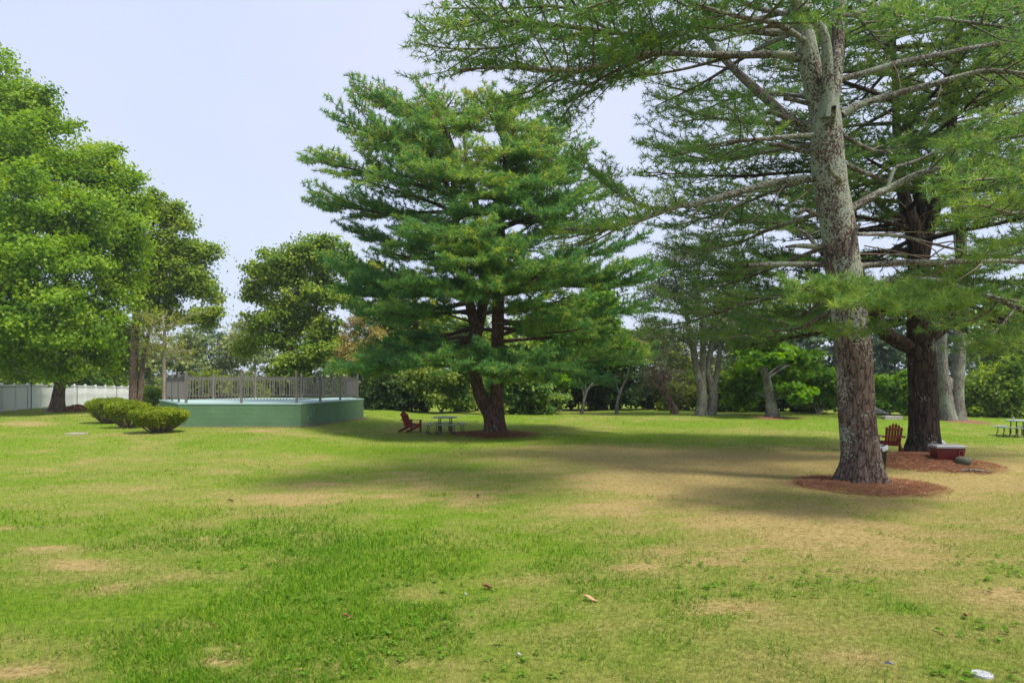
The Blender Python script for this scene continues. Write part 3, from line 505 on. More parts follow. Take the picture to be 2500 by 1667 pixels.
# --- the dark-barked pine behind it
def dark_pine():
    o = G(2255, 1108); D = o[1]
    p = Pine(); p.root = empty('pine_tree', o, label='pine with thick near-black trunk on a rusty needle mound', cat='tree')
    w = lambda px, py, dy=0: W(px, py, D + dy)
    S0 = [o - (0, 0, .2), w(2256, 1060), w(2255, 980), w(2250, 880), w(2247, 800), w(2243, 680), w(2238, 600), w(2226, 545), w(2205, 470, .2), w(2190, 330, .4), w(2187, 250, .4), w(2182, 100, .5), w(2180, -150, .5)]
    mb = MB(); mb.tube(smooth_line(S0, 80), [.48, .44, .42, .41, .38, .3, .26, .24, .18, .13, .1, .07, .03], 32, .10, .42)
    mb.tube(smooth_line([w(2246, 640), w(2262, 540), w(2245, 480, .3), w(2235, 380, .5), w(2212, 285, .6)], 20), [.26, .22, .18, .15, .13], 14, .1)
    mb.tube(smooth_line([w(2255, 600), w(2285, 500, -.2), w(2310, 420, -.3), w(2330, 250, -.4), w(2350, 0, -.4)], 20), [.22, .19, .16, .12, .05], 14, .1)
    mb.build('trunk', M['dark_bark'], p.root, o, True); DB = M['dark_bark']
    def L(pts, r0, r1, f0=.4, side=1.4, **k):
        q = dict(sp=.32, sub=.21, size=.16, tint=.35, n=14, dens=1.1); q.update(k); return p.limb([w(*a) for a in pts], r0, r1, DB, o, f0, side, **q)
    L([(2245,850),(2195,835),(2150,800,-.3),(2120,730,-.5),(2090,640,-.3),(2060,560,0)],.26,.1,.9,.6)
    L([(2265,830),(2310,790,.3),(2335,700,.4),(2345,600,.5),(2340,480,.6)],.2,.1,.9,.6); L([(2235,570),(2195,530),(2160,510,-.2),(2130,480,-.4)],.13,.06,.9,.5)
    for k in range(58):
        ay = 760 - 900 * (k + random.random()) / 58; a = stem_at(S0, H + (HY - ay) / F * D); az = 2 * np.pi * ((k * .382) % 1) + random.gauss(0, .25)
        Lg = (5.6 if ay > 300 else 4.6) * (.7 + .4 * random.random()); tip = a + np.array((math.cos(az) * Lg, math.sin(az) * Lg * .9, .02 * Lg + random.gauss(0, .35) - (.9 if ay > 600 else 0)))
        p.limb(curve(a, tip, .08, .08), .03 + .011 * Lg, .012, DB, o, .34, .24 * Lg + .45, .26, .17, .185, .42 + random.gauss(0, .1), 10, 1.25)
    for q, ti in (([(2200,780,0),(2060,800,.8),(1900,830,1.5),(1790,850,2)],.32), ([(2200,700,0),(2050,690,1.5),(1880,720,2.5),(1700,760,3)],.32), ([(2270,760,0),(2340,800,-1),(2420,840,-1.5),(2480,860,-2)],.3), ([(2300,720,0),(2380,750,-1),(2470,790,-2),(2560,830,-2.5)],.4), ([(2200,560,0),(2000,560,1),(1820,540,1.5),(1640,500,1)],.26), ([(2190,460,0),(2000,420,1),(1800,430,1.5),(1560,420,.5)],.3), ([(2230,640,0),(2050,640,1.5),(1870,650,2.5),(1640,690,2.5)],.3)):
        L(q,.08,.014,.25,1.9,tint=ti,sp=.27,sub=.18)  # low tints paint shade into these boughs
    for k in range(30):
        ay = 180 + 520 * random.random(); a = stem_at(S0, H + (HY - ay) / F * D); az = random.random() * 2 * np.pi; Lg = .8 + 1.6 * random.random()
        p.limb(curve(a, a + np.array((math.cos(az) * Lg, math.sin(az) * Lg, random.gauss(.1, .3)))), .03, .006, M['twig'], o, .5, 0, name='dead_twig', n=6)
    p.crown(M['needle_dark'], o, 6, .034)
    return len(p.c)

# --- tall grey pine at the right back with a sawn second trunk
def grey_pine():
    o = G(2338, 1024); D = o[1]
    p = Pine(); p.root = empty('pine_tree', o, label='grey lichen-barked pine with a second trunk at the hedge, right of black trunk', cat='tree')
    w = lambda px, py, dy=0: W(px, py, D + dy)
    S0 = [o - (0, 0, .2), w(2336, 960), w(2342, 860), w(2348, 700), w(2345, 600), w(2330, 420), w(2318, 316), w(2318, 200), w(2322, 30), w(2325, -200), w(2325, -400)]
    mb = MB(); mb.tube(smooth_line(S0, 60), [.46, .36, .33, .32, .32, .32, .32, .3, .26, .14, .03], 24, .08, .2)
    mb.tube(smooth_line([o + (-.55, -.1, -.2), w(2308, 960), w(2302, 920), w(2300, 840), w(2298, 760), w(2290, 640)], 24), [.42, .35, .31, .26, .23, .18], 20, .08, .2)
    mb.tube(np.array([w(2312, 950), w(2314, 925), w(2315, 915)]), [.3, .3, .27, .0], 14, .1); mb.build('trunk', M['grey_bark'], p.root, o, True)
    for k in range(40):
        ay = 520 - 800 * (k + random.random()) / 40; a = stem_at(S0, H + (HY - ay) / F * D); az = 2 * np.pi * ((k * .382) % 1) + random.gauss(0, .25)
        Lg = 5.5 * (.7 + .4 * random.random()); tip = a + np.array((math.cos(az) * Lg, math.sin(az) * Lg, .05 * Lg + random.gauss(0, .5)))
        p.limb(curve(a, tip, .06, .08), .03 + .012 * Lg, .012, M['brown_bark'], o, .35, .24 * Lg + .4, .36, .24, .2, .62, 9, 1.0)
    p.crown(M['needle_dark'], o, 6, .045)
    return len(p.c)
NT = [central_pine(), front_pine(), dark_pine(), grey_pine()]; print('tufts', NT)

# --- broad-leaved trees: trunk polylines and foliage lobes read off the photograph, each at its own distance
def leafy(name, label, cat, base, D, stems, lobes, nleaf, size, mat, bark, clus=.55, flat=.55, tint=.5, asp=.75, group=None, per=26, twigs=7, shell=.35, up=.45):
    o = np.array((X(base[0], D), D, 0.)); o[2] = float(gz(o[0], o[1])); root = empty(name, o, label=label, cat=cat, group=group)
    w = lambda px, py, dy=0: W(px, py, D + dy); s = D / F; mb = MB(); SP = []
    for st, rads in stems:
        P = [w(*q) for q in st]
        if st[0][1] == 'g': P[0] = o.copy()
        P = smooth_line(P, 24); SP.append(P); mb.tube(P, rads, 16 if D < 60 else 8, .1, .25 if st is stems[0][0] else 0)
    if stems: mb.build('trunk', bark, root, o, True)
    vol = np.array([l[2] * l[3] for l in lobes], float); vol /= vol.sum(); C = []; NR = []; TT = []
    for l, vf in zip(lobes, vol):
        px, py, rx, ry = l[:4]; dy = l[4] if len(l) > 4 else 0; c = w(px, py, dy); rd = max(1.0, .8 * rx * s) if len(l) < 6 else l[5]; E = np.array((rx * s, rd, ry * s))
        n = int(nleaf * vf); nc = max(6, n // per); ms = int(np.clip(rx * s * ry * s * 3.2, 12, 34)); us = unit(rng.normal(0, 1, (ms, 3)) + (0, 0, .15)); a_ = c + us * E * .15; b_ = c + us * E * (.72 + .42 * rng.random((ms, 1))) + (0, 0, .06 * E[2])
        k_ = rng.integers(0, ms, nc); t_ = rng.random(nc)[:, None] ** .62; sprig = rng.random(nc) < .16; t_ = np.where(sprig[:, None], .98 + .3 * rng.random((nc, 1)), t_); u = us[k_]; cc = a_[k_] + (b_ - a_)[k_] * t_ + rng.normal(0, 1, (nc, 3)) * E * np.clip(.27 * (1.15 - t_), .035, 1) * np.array((1, 1, .75))
        lt = rng.normal(0, .11, nc) + rng.normal(0, .13, ms)[k_]
        idx = rng.integers(0, nc, n); loc = rng.normal(0, 1, (n, 3)) * clus * np.array((1, 1, flat)) * np.where(sprig[idx], .26, .5)[:, None]
        C.append(cc[idx] + loc); NR.append(unit(u[idx] * .5 + np.array((0, 0, up)) + rng.normal(0, .45, (n, 3)))); TT.append(tint + lt[idx] + rng.normal(0, .15, n))
        if SP and twigs:                               # limb to the lobe and twigs to some of its clumps
            i = int(np.argmin([np.min(np.linalg.norm(P - c, axis=1) + np.where(P[:, 2] > c[2], 3., 0)) for P in SP])); P = SP[i]; k = int(np.argmin(np.linalg.norm(P - c, axis=1) + np.where(P[:, 2] > c[2] - .2, 3., 0))); a = P[k]
            if np.linalg.norm(c - a) > .4:
                bm_ = MB(); bl = np.linalg.norm(c - a); bm_.tube(smooth_line([a, a + (c - a) * .5 + np.array((0, 0, .08 * bl)), c], 8), [.03 + .012 * bl, .025], 6, .2)
                for q in cc[:twigs]: bm_.tube(smooth_line([c, (c + q) / 2 + rng.normal(0, .15, 3), q], 4), [.02, .008], 4)
                bm_.build('branch', bark, root, o, True)
    C = np.vstack(C); kp = C[:, 2] > gz(C[:, 0], C[:, 1]) + .02; C = C[kp]; V, f = leaves_np(C, np.vstack(NR)[kp], size, asp)
    obj('crown', mesh_np(V - o, f, {'tint': np.repeat(np.clip(np.concatenate(TT)[kp], 0, 1), 4)}, False, 'crown'), mat, root)
    return root
leafy('maple_tree', 'large maple with thick leaning-base trunk before the white fence', 'tree', (138, 0), 45.5, [([(138, 'g') if 0 else (138, 1003), (143, 960), (152, 900), (158, 820), (150, 700), (140, 560), (110, 400), (70, 260)], [.48, .36, .32, .3, .26, .2, .12, .04])],
  [(-40,250,120,110),(60,250,70,60),(90,310,80,70),(20,380,130,90,-2),(160,400,110,80),(235,400,55,50),(265,460,75,60),(310,500,50,50),(70,500,140,90,-4),(210,540,120,80,-2),(320,560,45,70),(-30,600,120,90,-5),(90,640,110,70,-6),(200,660,90,60,-3),(300,650,60,70),(40,740,130,70,-6),(110,820,110,60,-5),(20,830,90,60,-4),(205,800,80,50,-2),(250,860,50,45),(130,890,60,40,-3),(40,890,70,45,-2),(240,740,50,40,-1),(300,720,40,40)], 122000, .215, M['maple'], M['brown_bark'], .9, .6, .55)
leafy('oak_tree', 'slender tree behind yew bushes, right of the big maple', 'tree', (328, 0), 54, [([(325, 992), (327, 900), (330, 800), (345, 680), (370, 560), (385, 500)], [.34, .3, .27, .22, .14, .05]), ([(340, 992), (345, 930), (352, 860), (372, 780), (400, 700)], [.22, .2, .17, .12, .06])],
  [(385,520,45,40),(430,540,40,38),(425,600,65,40),(490,622,48,22),(375,610,45,60),(465,670,60,36),(410,690,55,45),(490,715,45,30),(485,775,50,30),(400,770,50,35),(355,720,40,45),(300,810,45,40,3),(290,880,45,45,3)], 40000, .235, M['oak'], M['brown_bark'], .85, .6, .48)
def bare_tree():                                       # pale dead-looking hawthorn with a few leaves
    D = 49.; o = np.array((X(401, D), D, 0)); o[2] = gz(o[0], o[1]); root = empty('hawthorn_tree', o, label='pale bare-branched small tree with sparse yellow leaves behind platform railing', cat='tree')
    S = smooth_line([o, W(400, 880, D), W(402, 820, D), W(396, 770, D)], 16); MB().tube(S, [.17, .14, .11, .05], 10, .15).build('trunk', M['pale_bark'], root, o, True); C = []
    for k in range(34):
        a = S[5 + k % 10]; az = random.random() * 2 * np.pi; L = 1.2 + 2 * random.random(); e = a + np.array((math.cos(az) * L, math.sin(az) * L * .7, .25 * L + random.gauss(0, .35))); mb = MB()
        P = smooth_line([a, a + (e - a) * .5 + rng.normal(0, .15, 3), e], 8); mb.tube(P, [.04, .015], 5, .2)
        for q in range(7):
            b = P[2 + q % 6]; e2 = b + (e - a) * .28 + rng.normal(0, .38, 3) * np.array((1, 1, .5)); mb.tube(smooth_line([b, (b + e2) / 2 + rng.normal(0, .08, 3), e2], 4), [.016, .006], 3); C += [e2 + rng.normal(0, .12, 3) for _ in range(9)]
        mb.build('branch', M['pale_bark'], root, o, True)
    C = np.array(C); V, f = leaves_np(C, unit(rng.normal(0, .5, C.shape) + (0, 0, .8)), .13); obj('crown', mesh_np(V - o, f, {'tint': np.repeat(.6 + .2 * rng.random(len(C)), 4)}), M['yellow'], root)
bare_tree()
leafy('vine_clad_tree', 'rounded leafy tree hung with dark vines behind the platform', 'tree', (705, 0), 56, [([(705, 1000), (706, 900), (715, 800), (725, 700), (730, 620)], [.4, .34, .28, .2, .06]), ([(760, 1000), (755, 900), (765, 780), (785, 680), (800, 620)], [.3, .25, .2, .14, .05])],
  [(690,640,70,45),(650,680,50,50),(760,620,60,45),(800,640,60,50),(730,690,90,45),(630,720,35,25),(800,720,70,50),(700,760,80,40),(625,785,40,14),(690,820,65,50),(770,800,60,40),(600,840,40,35,2),(720,890,70,50),(800,870,70,50),(690,950,60,50),(780,950,70,40)], 48000, .26, M['oak'], M['brown_bark'], .8, .65, .5)
leafy('cedar_tree', 'golden tan feathery cedar between platform and central pine', 'tree', (868, 0), 52, [([(868, 1000), (868, 900), (872, 840), (870, 770)], [.16, .13, .1, .03]), ([(884, 1000), (884, 910), (892, 850), (900, 800)], [.14, .11, .08, .03])],
  [(870,800,38,35),(900,830,45,45),(850,850,40,40),(880,870,50,30),(925,860,30,35),(840,885,40,14)], 11000, .2, M['gold'], M['pale_bark'], .45, .8, .55, .35)
leafy('birch_tree', 'yellow green tree rising behind the left half of central pine', 'tree', (935, 0), 60, [([(935, 1000), (937, 880), (930, 760), (920, 680)], [.26, .22, .16, .05])],
  [(895,670,55,35),(960,700,60,45),(930,760,60,50),(985,800,60,50),(920,850,50,45),(1000,870,60,40),(1050,780,50,50)], 20000, .34, M['yellow'], M['grey_bark'], .8, .5, .5)
leafy('broadleaf_tree', 'bright green broad-leaved tree seen through right boughs of central pine', 'tree', (1362, 0), 50, [([(1362, 1012), (1360, 960), (1368, 880), (1390, 800), (1420, 730)], [.3, .25, .2, .14, .05])],
  [(1430,780,70,50),(1380,830,60,45),(1480,820,50,40),(1330,790,50,40),(1450,740,60,30),(1360,930,32,20,-2,1)], 17000, .34, M['bright'], M['brown_bark'], .7, .5, .5, .9)
leafy('twin_trunk_tree', 'airy grey tree with twin pale trunks at far lawn edge', 'tree', (1725, 0), 43.5, [([(1712, 1016), (1714, 960), (1700, 900), (1690, 830), (1670, 740), (1660, 640)], [.36, .3, .24, .18, .12, .03]), ([(1735, 1019), (1742, 960), (1728, 905), (1738, 840), (1745, 760), (1770, 660)], [.34, .28, .2, .17, .12, .03]), ([(1714, 960), (1716, 880), (1716, 800), (1705, 700), (1710, 620)], [.24, .2, .17, .11, .03]), ([(1742, 960), (1755, 880), (1762, 800), (1790, 720)], [.2, .15, .11, .03])],
  [(1650,640,70,50),(1730,620,70,50),(1610,720,60,60),(1690,720,80,50),(1790,690,60,60),(1600,810,55,40),(1660,830,60,35),(1740,800,70,45),(1820,780,50,50),(1640,880,50,25),(1790,850,50,30)], 26000, .15, M['greyleaf'], M['grey_bark'], .8, .5, .5, .6, twigs=22)
leafy('catalpa_tree', 'leaning grey trunk with large bright drooping leaves at far lawn edge', 'tree', (1885, 0), 41.5, [([(1886, 1016), (1882, 980), (1872, 930), (1862, 890), (1858, 850)], [.36, .30, .25, .2, .12])],
  [(1870,878,50,14,-1.2,1),(1935,890,45,35,2.2),(1830,905,40,40,2.5),(1965,890,35,40,2.5),(1930,955,36,18,-.6,1),(1952,968,20,12,-1.2,.8),(1815,960,35,45,3),(1880,855,80,20,0),(1880,930,60,40,3.5)], 9000, .30, M['bright'], M['grey_bark'], .6, .45, .5, .95)
def leaning_cedar():
    D = 47.; o = np.array((X(1650, D), D, 0)); o[2] = gz(o[0], o[1]); root = empty('cedar_tree', o, label='leaning shredded red-brown cedar trunk with brown twiggy head at hedge', cat='tree')
    w = lambda a, b, c=0: W(a, b, D + c); mb = MB(); mb.tube(smooth_line([o, w(1638, 985), w(1622, 955), w(1608, 925), w(1590, 895)], 18), [.3, .24, .2, .16, .08], 14, .35)
    mb.tube(smooth_line([w(1630, 970, -.1), w(1622, 935), w(1626, 900), w(1640, 870)], 12), [.15, .12, .09, .04], 10, .35); mb.tube(smooth_line([w(1622, 955, -.1), w(1600, 940, -.3), w(1580, 915, -.4)], 10), [.13, .09, .04], 8, .35); mb.build('trunk', M['cedar_bark'], root, o, True)
    tb = MB(); C = []
    for k in range(130):
        a = w(random.choice((1590, 1600, 1612, 1630, 1640)), random.uniform(885, 930)); e = w(random.uniform(1545, 1690), random.uniform(845, 985), random.uniform(-2, 2)); tb.tube(smooth_line([a, (a + e) / 2 + rng.normal(0, .25, 3), e], 6), [.025, .008], 3); C += [e + rng.normal(0, .25, 3) for _ in range(16)]
    tb.build('branch', M['twig'], root, o); C = np.array(C); V, f = leaves_np(C, unit(rng.normal(0, 1, C.shape)), .12, .3); obj('crown', mesh_np(V - o, f, {'tint': np.repeat(rng.random(len(C)) * .6, 4)}), M['greyleaf'], root)
leaning_cedar()
def sapling(label, D, pts, forks):
    o = np.array((X(pts[0][0], D), D, 0)); o[2] = gz(o[0], o[1]); root = empty('sapling', o, label=label, cat='tree'); mb = MB(); mb.tube(smooth_line([o] + [W(a, b, D) for a, b in pts[1:]], 16), [.13, .1, .07, .03], 8, .2); mb.build('trunk', M['grey_bark'], root, o, True)
    for q in forks: MB().tube(smooth_line([W(a, b, D) for a, b in q], 8), [.05, .02], 5, .2).build('branch', M['grey_bark'], root, o, True)
sapling('thin pale forked sapling in front of the dark thicket', 46, [(1420, 1010), (1426, 975), (1435, 950), (1452, 932), (1466, 927)], [[(1426, 975), (1422, 950), (1412, 920)], [(1443, 942), (1470, 938), (1496, 946)], [(1428, 960), (1432, 930), (1438, 905)]])
sapling('thin crooked sapling leaning right before the dark thicket', 46, [(1505, 1010), (1509, 975), (1517, 950), (1530, 922), (1538, 890)], [[(1512, 962), (1506, 940), (1502, 915)]])
# shrubs and hedge along the back of the lawn
SH = [('shrub','vine-covered pale green shrub behind the round picnic table','shrub',(1075,0),49,[(1080,920,70,50),(1045,955,50,50),(1110,970,45,40),(1140,910,45,45),(1010,930,40,30,1)],10500,.24,'vine',.72),
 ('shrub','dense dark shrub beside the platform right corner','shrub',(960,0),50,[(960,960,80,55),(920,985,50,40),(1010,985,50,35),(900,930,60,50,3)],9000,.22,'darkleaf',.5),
 ('shrub','low shrub glimpsed between the picnic table and central trunk','shrub',(1165,0),52,[(1165,970,45,32),(1130,985,30,22)],3500,.22,'vine',.6),
 ('vine_mound','dense sloping mound of broad vine leaves right of central trunk','vine mound',(1290,0),46,[(1270,960,80,55),(1320,985,55,38),(1230,930,50,50),(1240,985,50,35),(1280,910,45,40,1)],13500,.24,'vine',.55),
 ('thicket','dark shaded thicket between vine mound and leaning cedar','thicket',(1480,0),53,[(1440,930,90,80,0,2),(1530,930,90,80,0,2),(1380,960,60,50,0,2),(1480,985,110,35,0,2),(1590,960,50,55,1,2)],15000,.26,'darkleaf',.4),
 ('shrub','yellow green shrub between leaning cedar and twin trunks','shrub',(1675,0),52,[(1680,955,45,50),(1650,990,40,28),(1700,985,45,30),(1660,900,40,35,3)],7500,.24,'yellow',.5),
 ('shrub','dark leafy shrub between twin trunks and catalpa','shrub',(1800,0),50,[(1800,950,50,55),(1770,985,40,35),(1840,985,50,35)],7000,.26,'oak',.35),
 ('shrub','vase-shaped many-stemmed shrub left of the lichen trunk','shrub',(2000,0),46,[(1990,925,45,30),(2030,935,35,40),(1960,960,35,35,1),(2010,980,50,25,1)],7000,.25,'bright',.5),
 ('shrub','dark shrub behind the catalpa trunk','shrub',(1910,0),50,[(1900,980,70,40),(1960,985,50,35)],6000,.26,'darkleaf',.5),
 ('shrub','bright shrub in the gap between the lichen and black trunks','shrub',(2150,0),45,[(2145,955,22,38),(2135,985,22,32),(2150,1000,14,18)],3500,.22,'bright',.45),
 ('shrub','green shrub right of the boardwalk gap, beside black trunk','shrub',(2215,0),44,[(2212,955,22,40),(2220,985,24,32)],3500,.22,'bright',.4),
 ('hedge_shrub','tall dark hedge shrub with lit top right of grey pine trunk','shrub',(2385,0),43,[(2385,960,40,45),(2400,985,50,32),(2430,915,40,35,1),(2370,990,25,28)],8000,.22,'oak',.45),
 ('hedge_shrub','dense dark hedge shrub behind the right picnic table','shrub',(2470,0),42,[(2460,940,55,50),(2500,970,60,45),(2450,990,50,28),(2510,900,50,50,1)],9500,.22,'oak',.35),
 ('shrub','yellow green shrub seen through the back railing','shrub',(560,0),52,[(540,955,60,35),(600,960,55,35),(500,945,45,40),(480,980,50,25)],9000,.2,'yellow',.45),
 ('shrub','pale green shrub at the railing corner beside small gate','shrub',(372,0),60,[(378,960,24,25),(365,975,18,20)],2200,.2,'oak',.5),
 ('shrub','dark leafy undergrowth behind the white fence','shrub',(100,0),66,[(60,930,90,40,0,2),(180,915,80,40,4,2),(260,930,60,40,8,2),(-20,900,70,60,0,2)],14000,.3,'oak',.3)]
for nm, lb, ct, bs, D, lo, n, sz, mt, ti in SH:
    x = X(bs[0], D); zb = float(gz(x, D)); sp_ = []; py0 = HY + (H - zb) / D * F
    for k in range(5): sp_.append(([(bs[0] + random.uniform(-6, 6), py0), (bs[0] + random.uniform(-14, 14), py0 - 22), (bs[0] + random.uniform(-36, 36), py0 - 50 - 20 * random.random())], [.05, .035, .012]))
    leafy(nm, lb, ct, bs, D, sp_, lo, n, sz, M[mt], M['pale_bark'] if 'vase' in lb else M['grey_bark'], .6, .6, ti, .85, twigs=4, shell=.3)
# trees standing farther off, beyond the lawn
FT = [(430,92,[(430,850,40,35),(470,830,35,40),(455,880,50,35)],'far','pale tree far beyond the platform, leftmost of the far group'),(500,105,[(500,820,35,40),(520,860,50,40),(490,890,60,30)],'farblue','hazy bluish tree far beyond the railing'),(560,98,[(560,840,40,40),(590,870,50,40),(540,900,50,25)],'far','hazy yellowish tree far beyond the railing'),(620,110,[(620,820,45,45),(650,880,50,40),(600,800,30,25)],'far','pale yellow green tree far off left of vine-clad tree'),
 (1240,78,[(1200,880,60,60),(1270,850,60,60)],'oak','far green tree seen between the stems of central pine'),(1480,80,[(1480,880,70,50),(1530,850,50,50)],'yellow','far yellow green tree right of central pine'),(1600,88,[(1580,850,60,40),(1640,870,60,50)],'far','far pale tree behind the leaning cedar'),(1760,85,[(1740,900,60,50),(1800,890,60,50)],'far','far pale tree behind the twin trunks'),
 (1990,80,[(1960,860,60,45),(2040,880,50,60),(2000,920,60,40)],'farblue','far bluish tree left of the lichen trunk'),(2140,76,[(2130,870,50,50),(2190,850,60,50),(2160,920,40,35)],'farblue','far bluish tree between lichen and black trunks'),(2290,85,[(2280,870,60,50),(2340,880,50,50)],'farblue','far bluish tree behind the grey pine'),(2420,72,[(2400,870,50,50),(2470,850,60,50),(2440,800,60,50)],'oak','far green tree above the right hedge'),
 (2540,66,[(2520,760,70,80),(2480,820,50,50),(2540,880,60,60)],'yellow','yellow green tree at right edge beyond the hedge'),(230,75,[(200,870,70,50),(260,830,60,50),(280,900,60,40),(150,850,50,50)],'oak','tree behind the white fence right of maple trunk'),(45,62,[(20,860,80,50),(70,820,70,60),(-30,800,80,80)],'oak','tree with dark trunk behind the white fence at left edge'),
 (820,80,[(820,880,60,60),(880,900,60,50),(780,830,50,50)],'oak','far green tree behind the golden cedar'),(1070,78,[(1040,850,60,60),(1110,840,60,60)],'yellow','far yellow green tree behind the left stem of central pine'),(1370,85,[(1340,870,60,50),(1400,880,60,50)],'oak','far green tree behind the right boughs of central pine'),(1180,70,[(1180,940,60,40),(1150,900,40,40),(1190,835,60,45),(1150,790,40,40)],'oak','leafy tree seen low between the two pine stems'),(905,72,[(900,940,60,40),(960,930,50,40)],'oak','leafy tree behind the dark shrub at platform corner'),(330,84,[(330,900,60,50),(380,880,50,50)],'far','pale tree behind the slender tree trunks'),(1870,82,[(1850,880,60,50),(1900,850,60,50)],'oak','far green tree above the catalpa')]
for px, D, lo, mt, lb in FT:
    lo = lo + [(px - 20, 945, 75, 38), (px + 30, 960, 60, 30)] + ([(px, 815, 65, 50), (px + 35, 760, 50, 45)] if px > 1650 else [(px, 840, 70, 45)] if px > 1200 else [])
    leafy('background_tree', lb, 'tree', (px, 0), D, [([(px, HY + H / D * F), (px + 3, 920), (px, 850 if D > 70 else 800)], [.3, .22, .06])], lo, (6500 if px > 1200 else 4400) if D > 70 else 8000, .48 if D > 70 else .36, M[mt], M['pale_bark'] if mt == 'far' else M['grey_bark'], 1.2, .5, .5, .8, group='trees beyond the lawn', twigs=8, shell=.25)
# ------------------------------------------------------------------ raised block platform with railing
M['green_paint'] = plain('green_painted_block', (.118, .215, .115), .7, .2, .9, bump=.4, spec=.2, rnd=.06)
M['joint'] = plain('green_painted_joint', (.11, .205, .11), .85, .1, 3)
M['deck'] = plain('pale_teal_deck_paint', (.36, .50, .47), .6, .07, 1.5)
M['rail'] = plain('taupe_metal', (.145, .13, .12), .5, .08, 3, spec=.5)
ZG = .33; ZD = 1.38                                    # ground and deck height at the platform
po = (-13.2, 35.2, ZG - .25); plat = empty('raised_platform', po, label='low green painted block platform with pale teal deck', cat='platform')
def poly_prism(P, z0, z1):
    n = len(P); v = [(x, y, z0) for x, y in P] + [(x, y, z1) for x, y in P]; return v, [(i, (i + 1) % n, n + (i + 1) % n, n + i) for i in range(n)]
def inset(P, d):
    P = [np.array(p) for p in P]; out = []; n = len(P)
    for i in range(n):
        a, b, c = P[i - 1], P[i], P[(i + 1) % n]; e1 = unit(b - a); e2 = unit(c - b); n1 = np.array((-e1[1], e1[0])); n2 = np.array((-e2[1], e2[0])); out.append(b + (n1 + n2) / (1 + n1 @ n2) * d)
    return out
core = inset(PLAT, .008); v, f = poly_prism(core, ZG - .4, ZD - .06); MB().add(v, f).build('wall_core', M['joint'], plat, po)
di = inset(PLAT, -.02); n = len(di); v, f = poly_prism(di, ZD - .055, ZD); me = bpy.data.meshes.new('deck'); me.from_pydata([tuple(np.array(q) - po) for q in v], [], f + [tuple(range(n, 2 * n)), tuple(range(n))[::-1]]); me.update(); obj('deck', me, M['deck'], plat)
BH, BL = .203, .406; blocks = {}
def block_mesh(L):
    k = round(L, 2)
    if k not in blocks: blocks[k] = MB().box(-k / 2, k / 2, -.06, .06, -BH / 2 + .004, BH / 2 - .004).mesh(name='block'); blocks[k].materials.append(M['green_paint'])
    return blocks[k]
for i in (5, 0, 1, 2):
    a = np.array(PLAT[i]); b = np.array(PLAT[(i + 1) % 6]); L = np.linalg.norm(b - a); e = (b - a) / L; nn_ = np.array((e[1], -e[0])); ang = math.atan2(e[1], e[0])
    for c in range(6):
        z = ZD - .055 - BH * (c + .5); u = 0.0 if c % 2 else -BL / 2
        while u < L:
            u0 = max(u, 0.004); u1 = min(u + BL, L) - .007
            if u1 - u0 > .04:
                p2 = a + e * (u0 + u1) / 2 - nn_ * .062 + nn_ * random.uniform(-.0015, .0015); obj('block', block_mesh(u1 - u0), M['green_paint'], plat, (p2[0] - po[0], p2[1] - po[1], z - po[2]), (0, 0, ang + random.gauss(0, .002)))
            u += BL
cr = MB()                                              # raised stepped repair seam on the right-hand face
a = np.array(PLAT[1]); e = unit(np.array(PLAT[2]) - a); nn_ = np.array((e[1], -e[0])); q = [(.75, .22), (.75, .42), (1.15, .42), (1.15, .62), (1.5, .62), (1.5, .83), (1.95, .83)]
for (u0, h0), (u1, h1) in zip(q, q[1:]):
    A = a + e * u0 + nn_ * .008; B = a + e * u1 + nn_ * .008; cr.beam((*A, ZG + h0), (*B, ZG + h1), .02, .02, (nn_[0], nn_[1], 0.01))
cr.build('repair_seam', plain('patch_mortar', (.2, .34, .24), .8), plat, po)
rail = empty('deck_railing', (po[0], po[1], ZD), label='taupe metal picket railing with ball-topped posts round the platform', cat='railing'); ro = np.array((po[0], po[1], ZD))
RP = inset(PLAT, .32); pick = MB().box(-.013, .013, -.013, .013, 0, .99).mesh(name='picket'); pick.materials.append(M['rail'])
postm = MB().box(-.045, .045, -.045, .045, -.012, 1.30).mesh(name='post'); postm.materials.append(M['rail'])
capm = MB().lathe([(0, .09), (.035, .07), (.04, .045), (.03, .02), (.02, .01), (.06, .0), (.062, -.03)][::-1], 10).mesh(True, name='cap'); capm.materials.append(M['rail'])
for i in range(6):
    a, b = RP[i], RP[(i + 1) % 6]; L = np.linalg.norm(b - a); e = (b - a) / L; ang = math.atan2(e[1], e[0]); ns = max(1, round(L / 2.45))
    for k in range(ns):
        p0 = a + e * L * k / ns; p1 = a + e * L * (k + 1) / ns; pp = obj('post', postm, M['rail'], rail, (*(p0 - ro[:2]), 0), (0, 0, ang)); obj('cap', capm, M['rail'], pp, (0, 0, 1.33))
        for zz in (.16, 1.06, 1.16): MB().beam((*(p0 - ro[:2] + e * .045), zz), (*(p1 - ro[:2] - e * .045), zz), .03, .03).build('rail', M['rail'], rail)
        m_ = int((L / ns - .1) / .14)
        for j in range(1, m_ + 1):
            q = p0 + (p1 - p0) * j / (m_ + 1); obj('picket', pick, M['rail'], rail, (*(q - ro[:2]), .165), (0, 0, ang))
        if i == 3:                                     # ring scrollwork under the top rail of the far side
            for j in range(0, m_, 2):
                q = p0 + (p1 - p0) * (j + 1.5) / (m_ + 1); tt_ = np.linspace(0, 2 * np.pi, 11); MB().tube(np.array([(q[0] - ro[0] + .045 * math.cos(t_) * e[0], q[1] - ro[1] + .045 * math.cos(t_) * e[1], 1.11 + .045 * math.sin(t_)) for t_ in tt_]), [.008], 4).build('ring', M['rail'], rail)
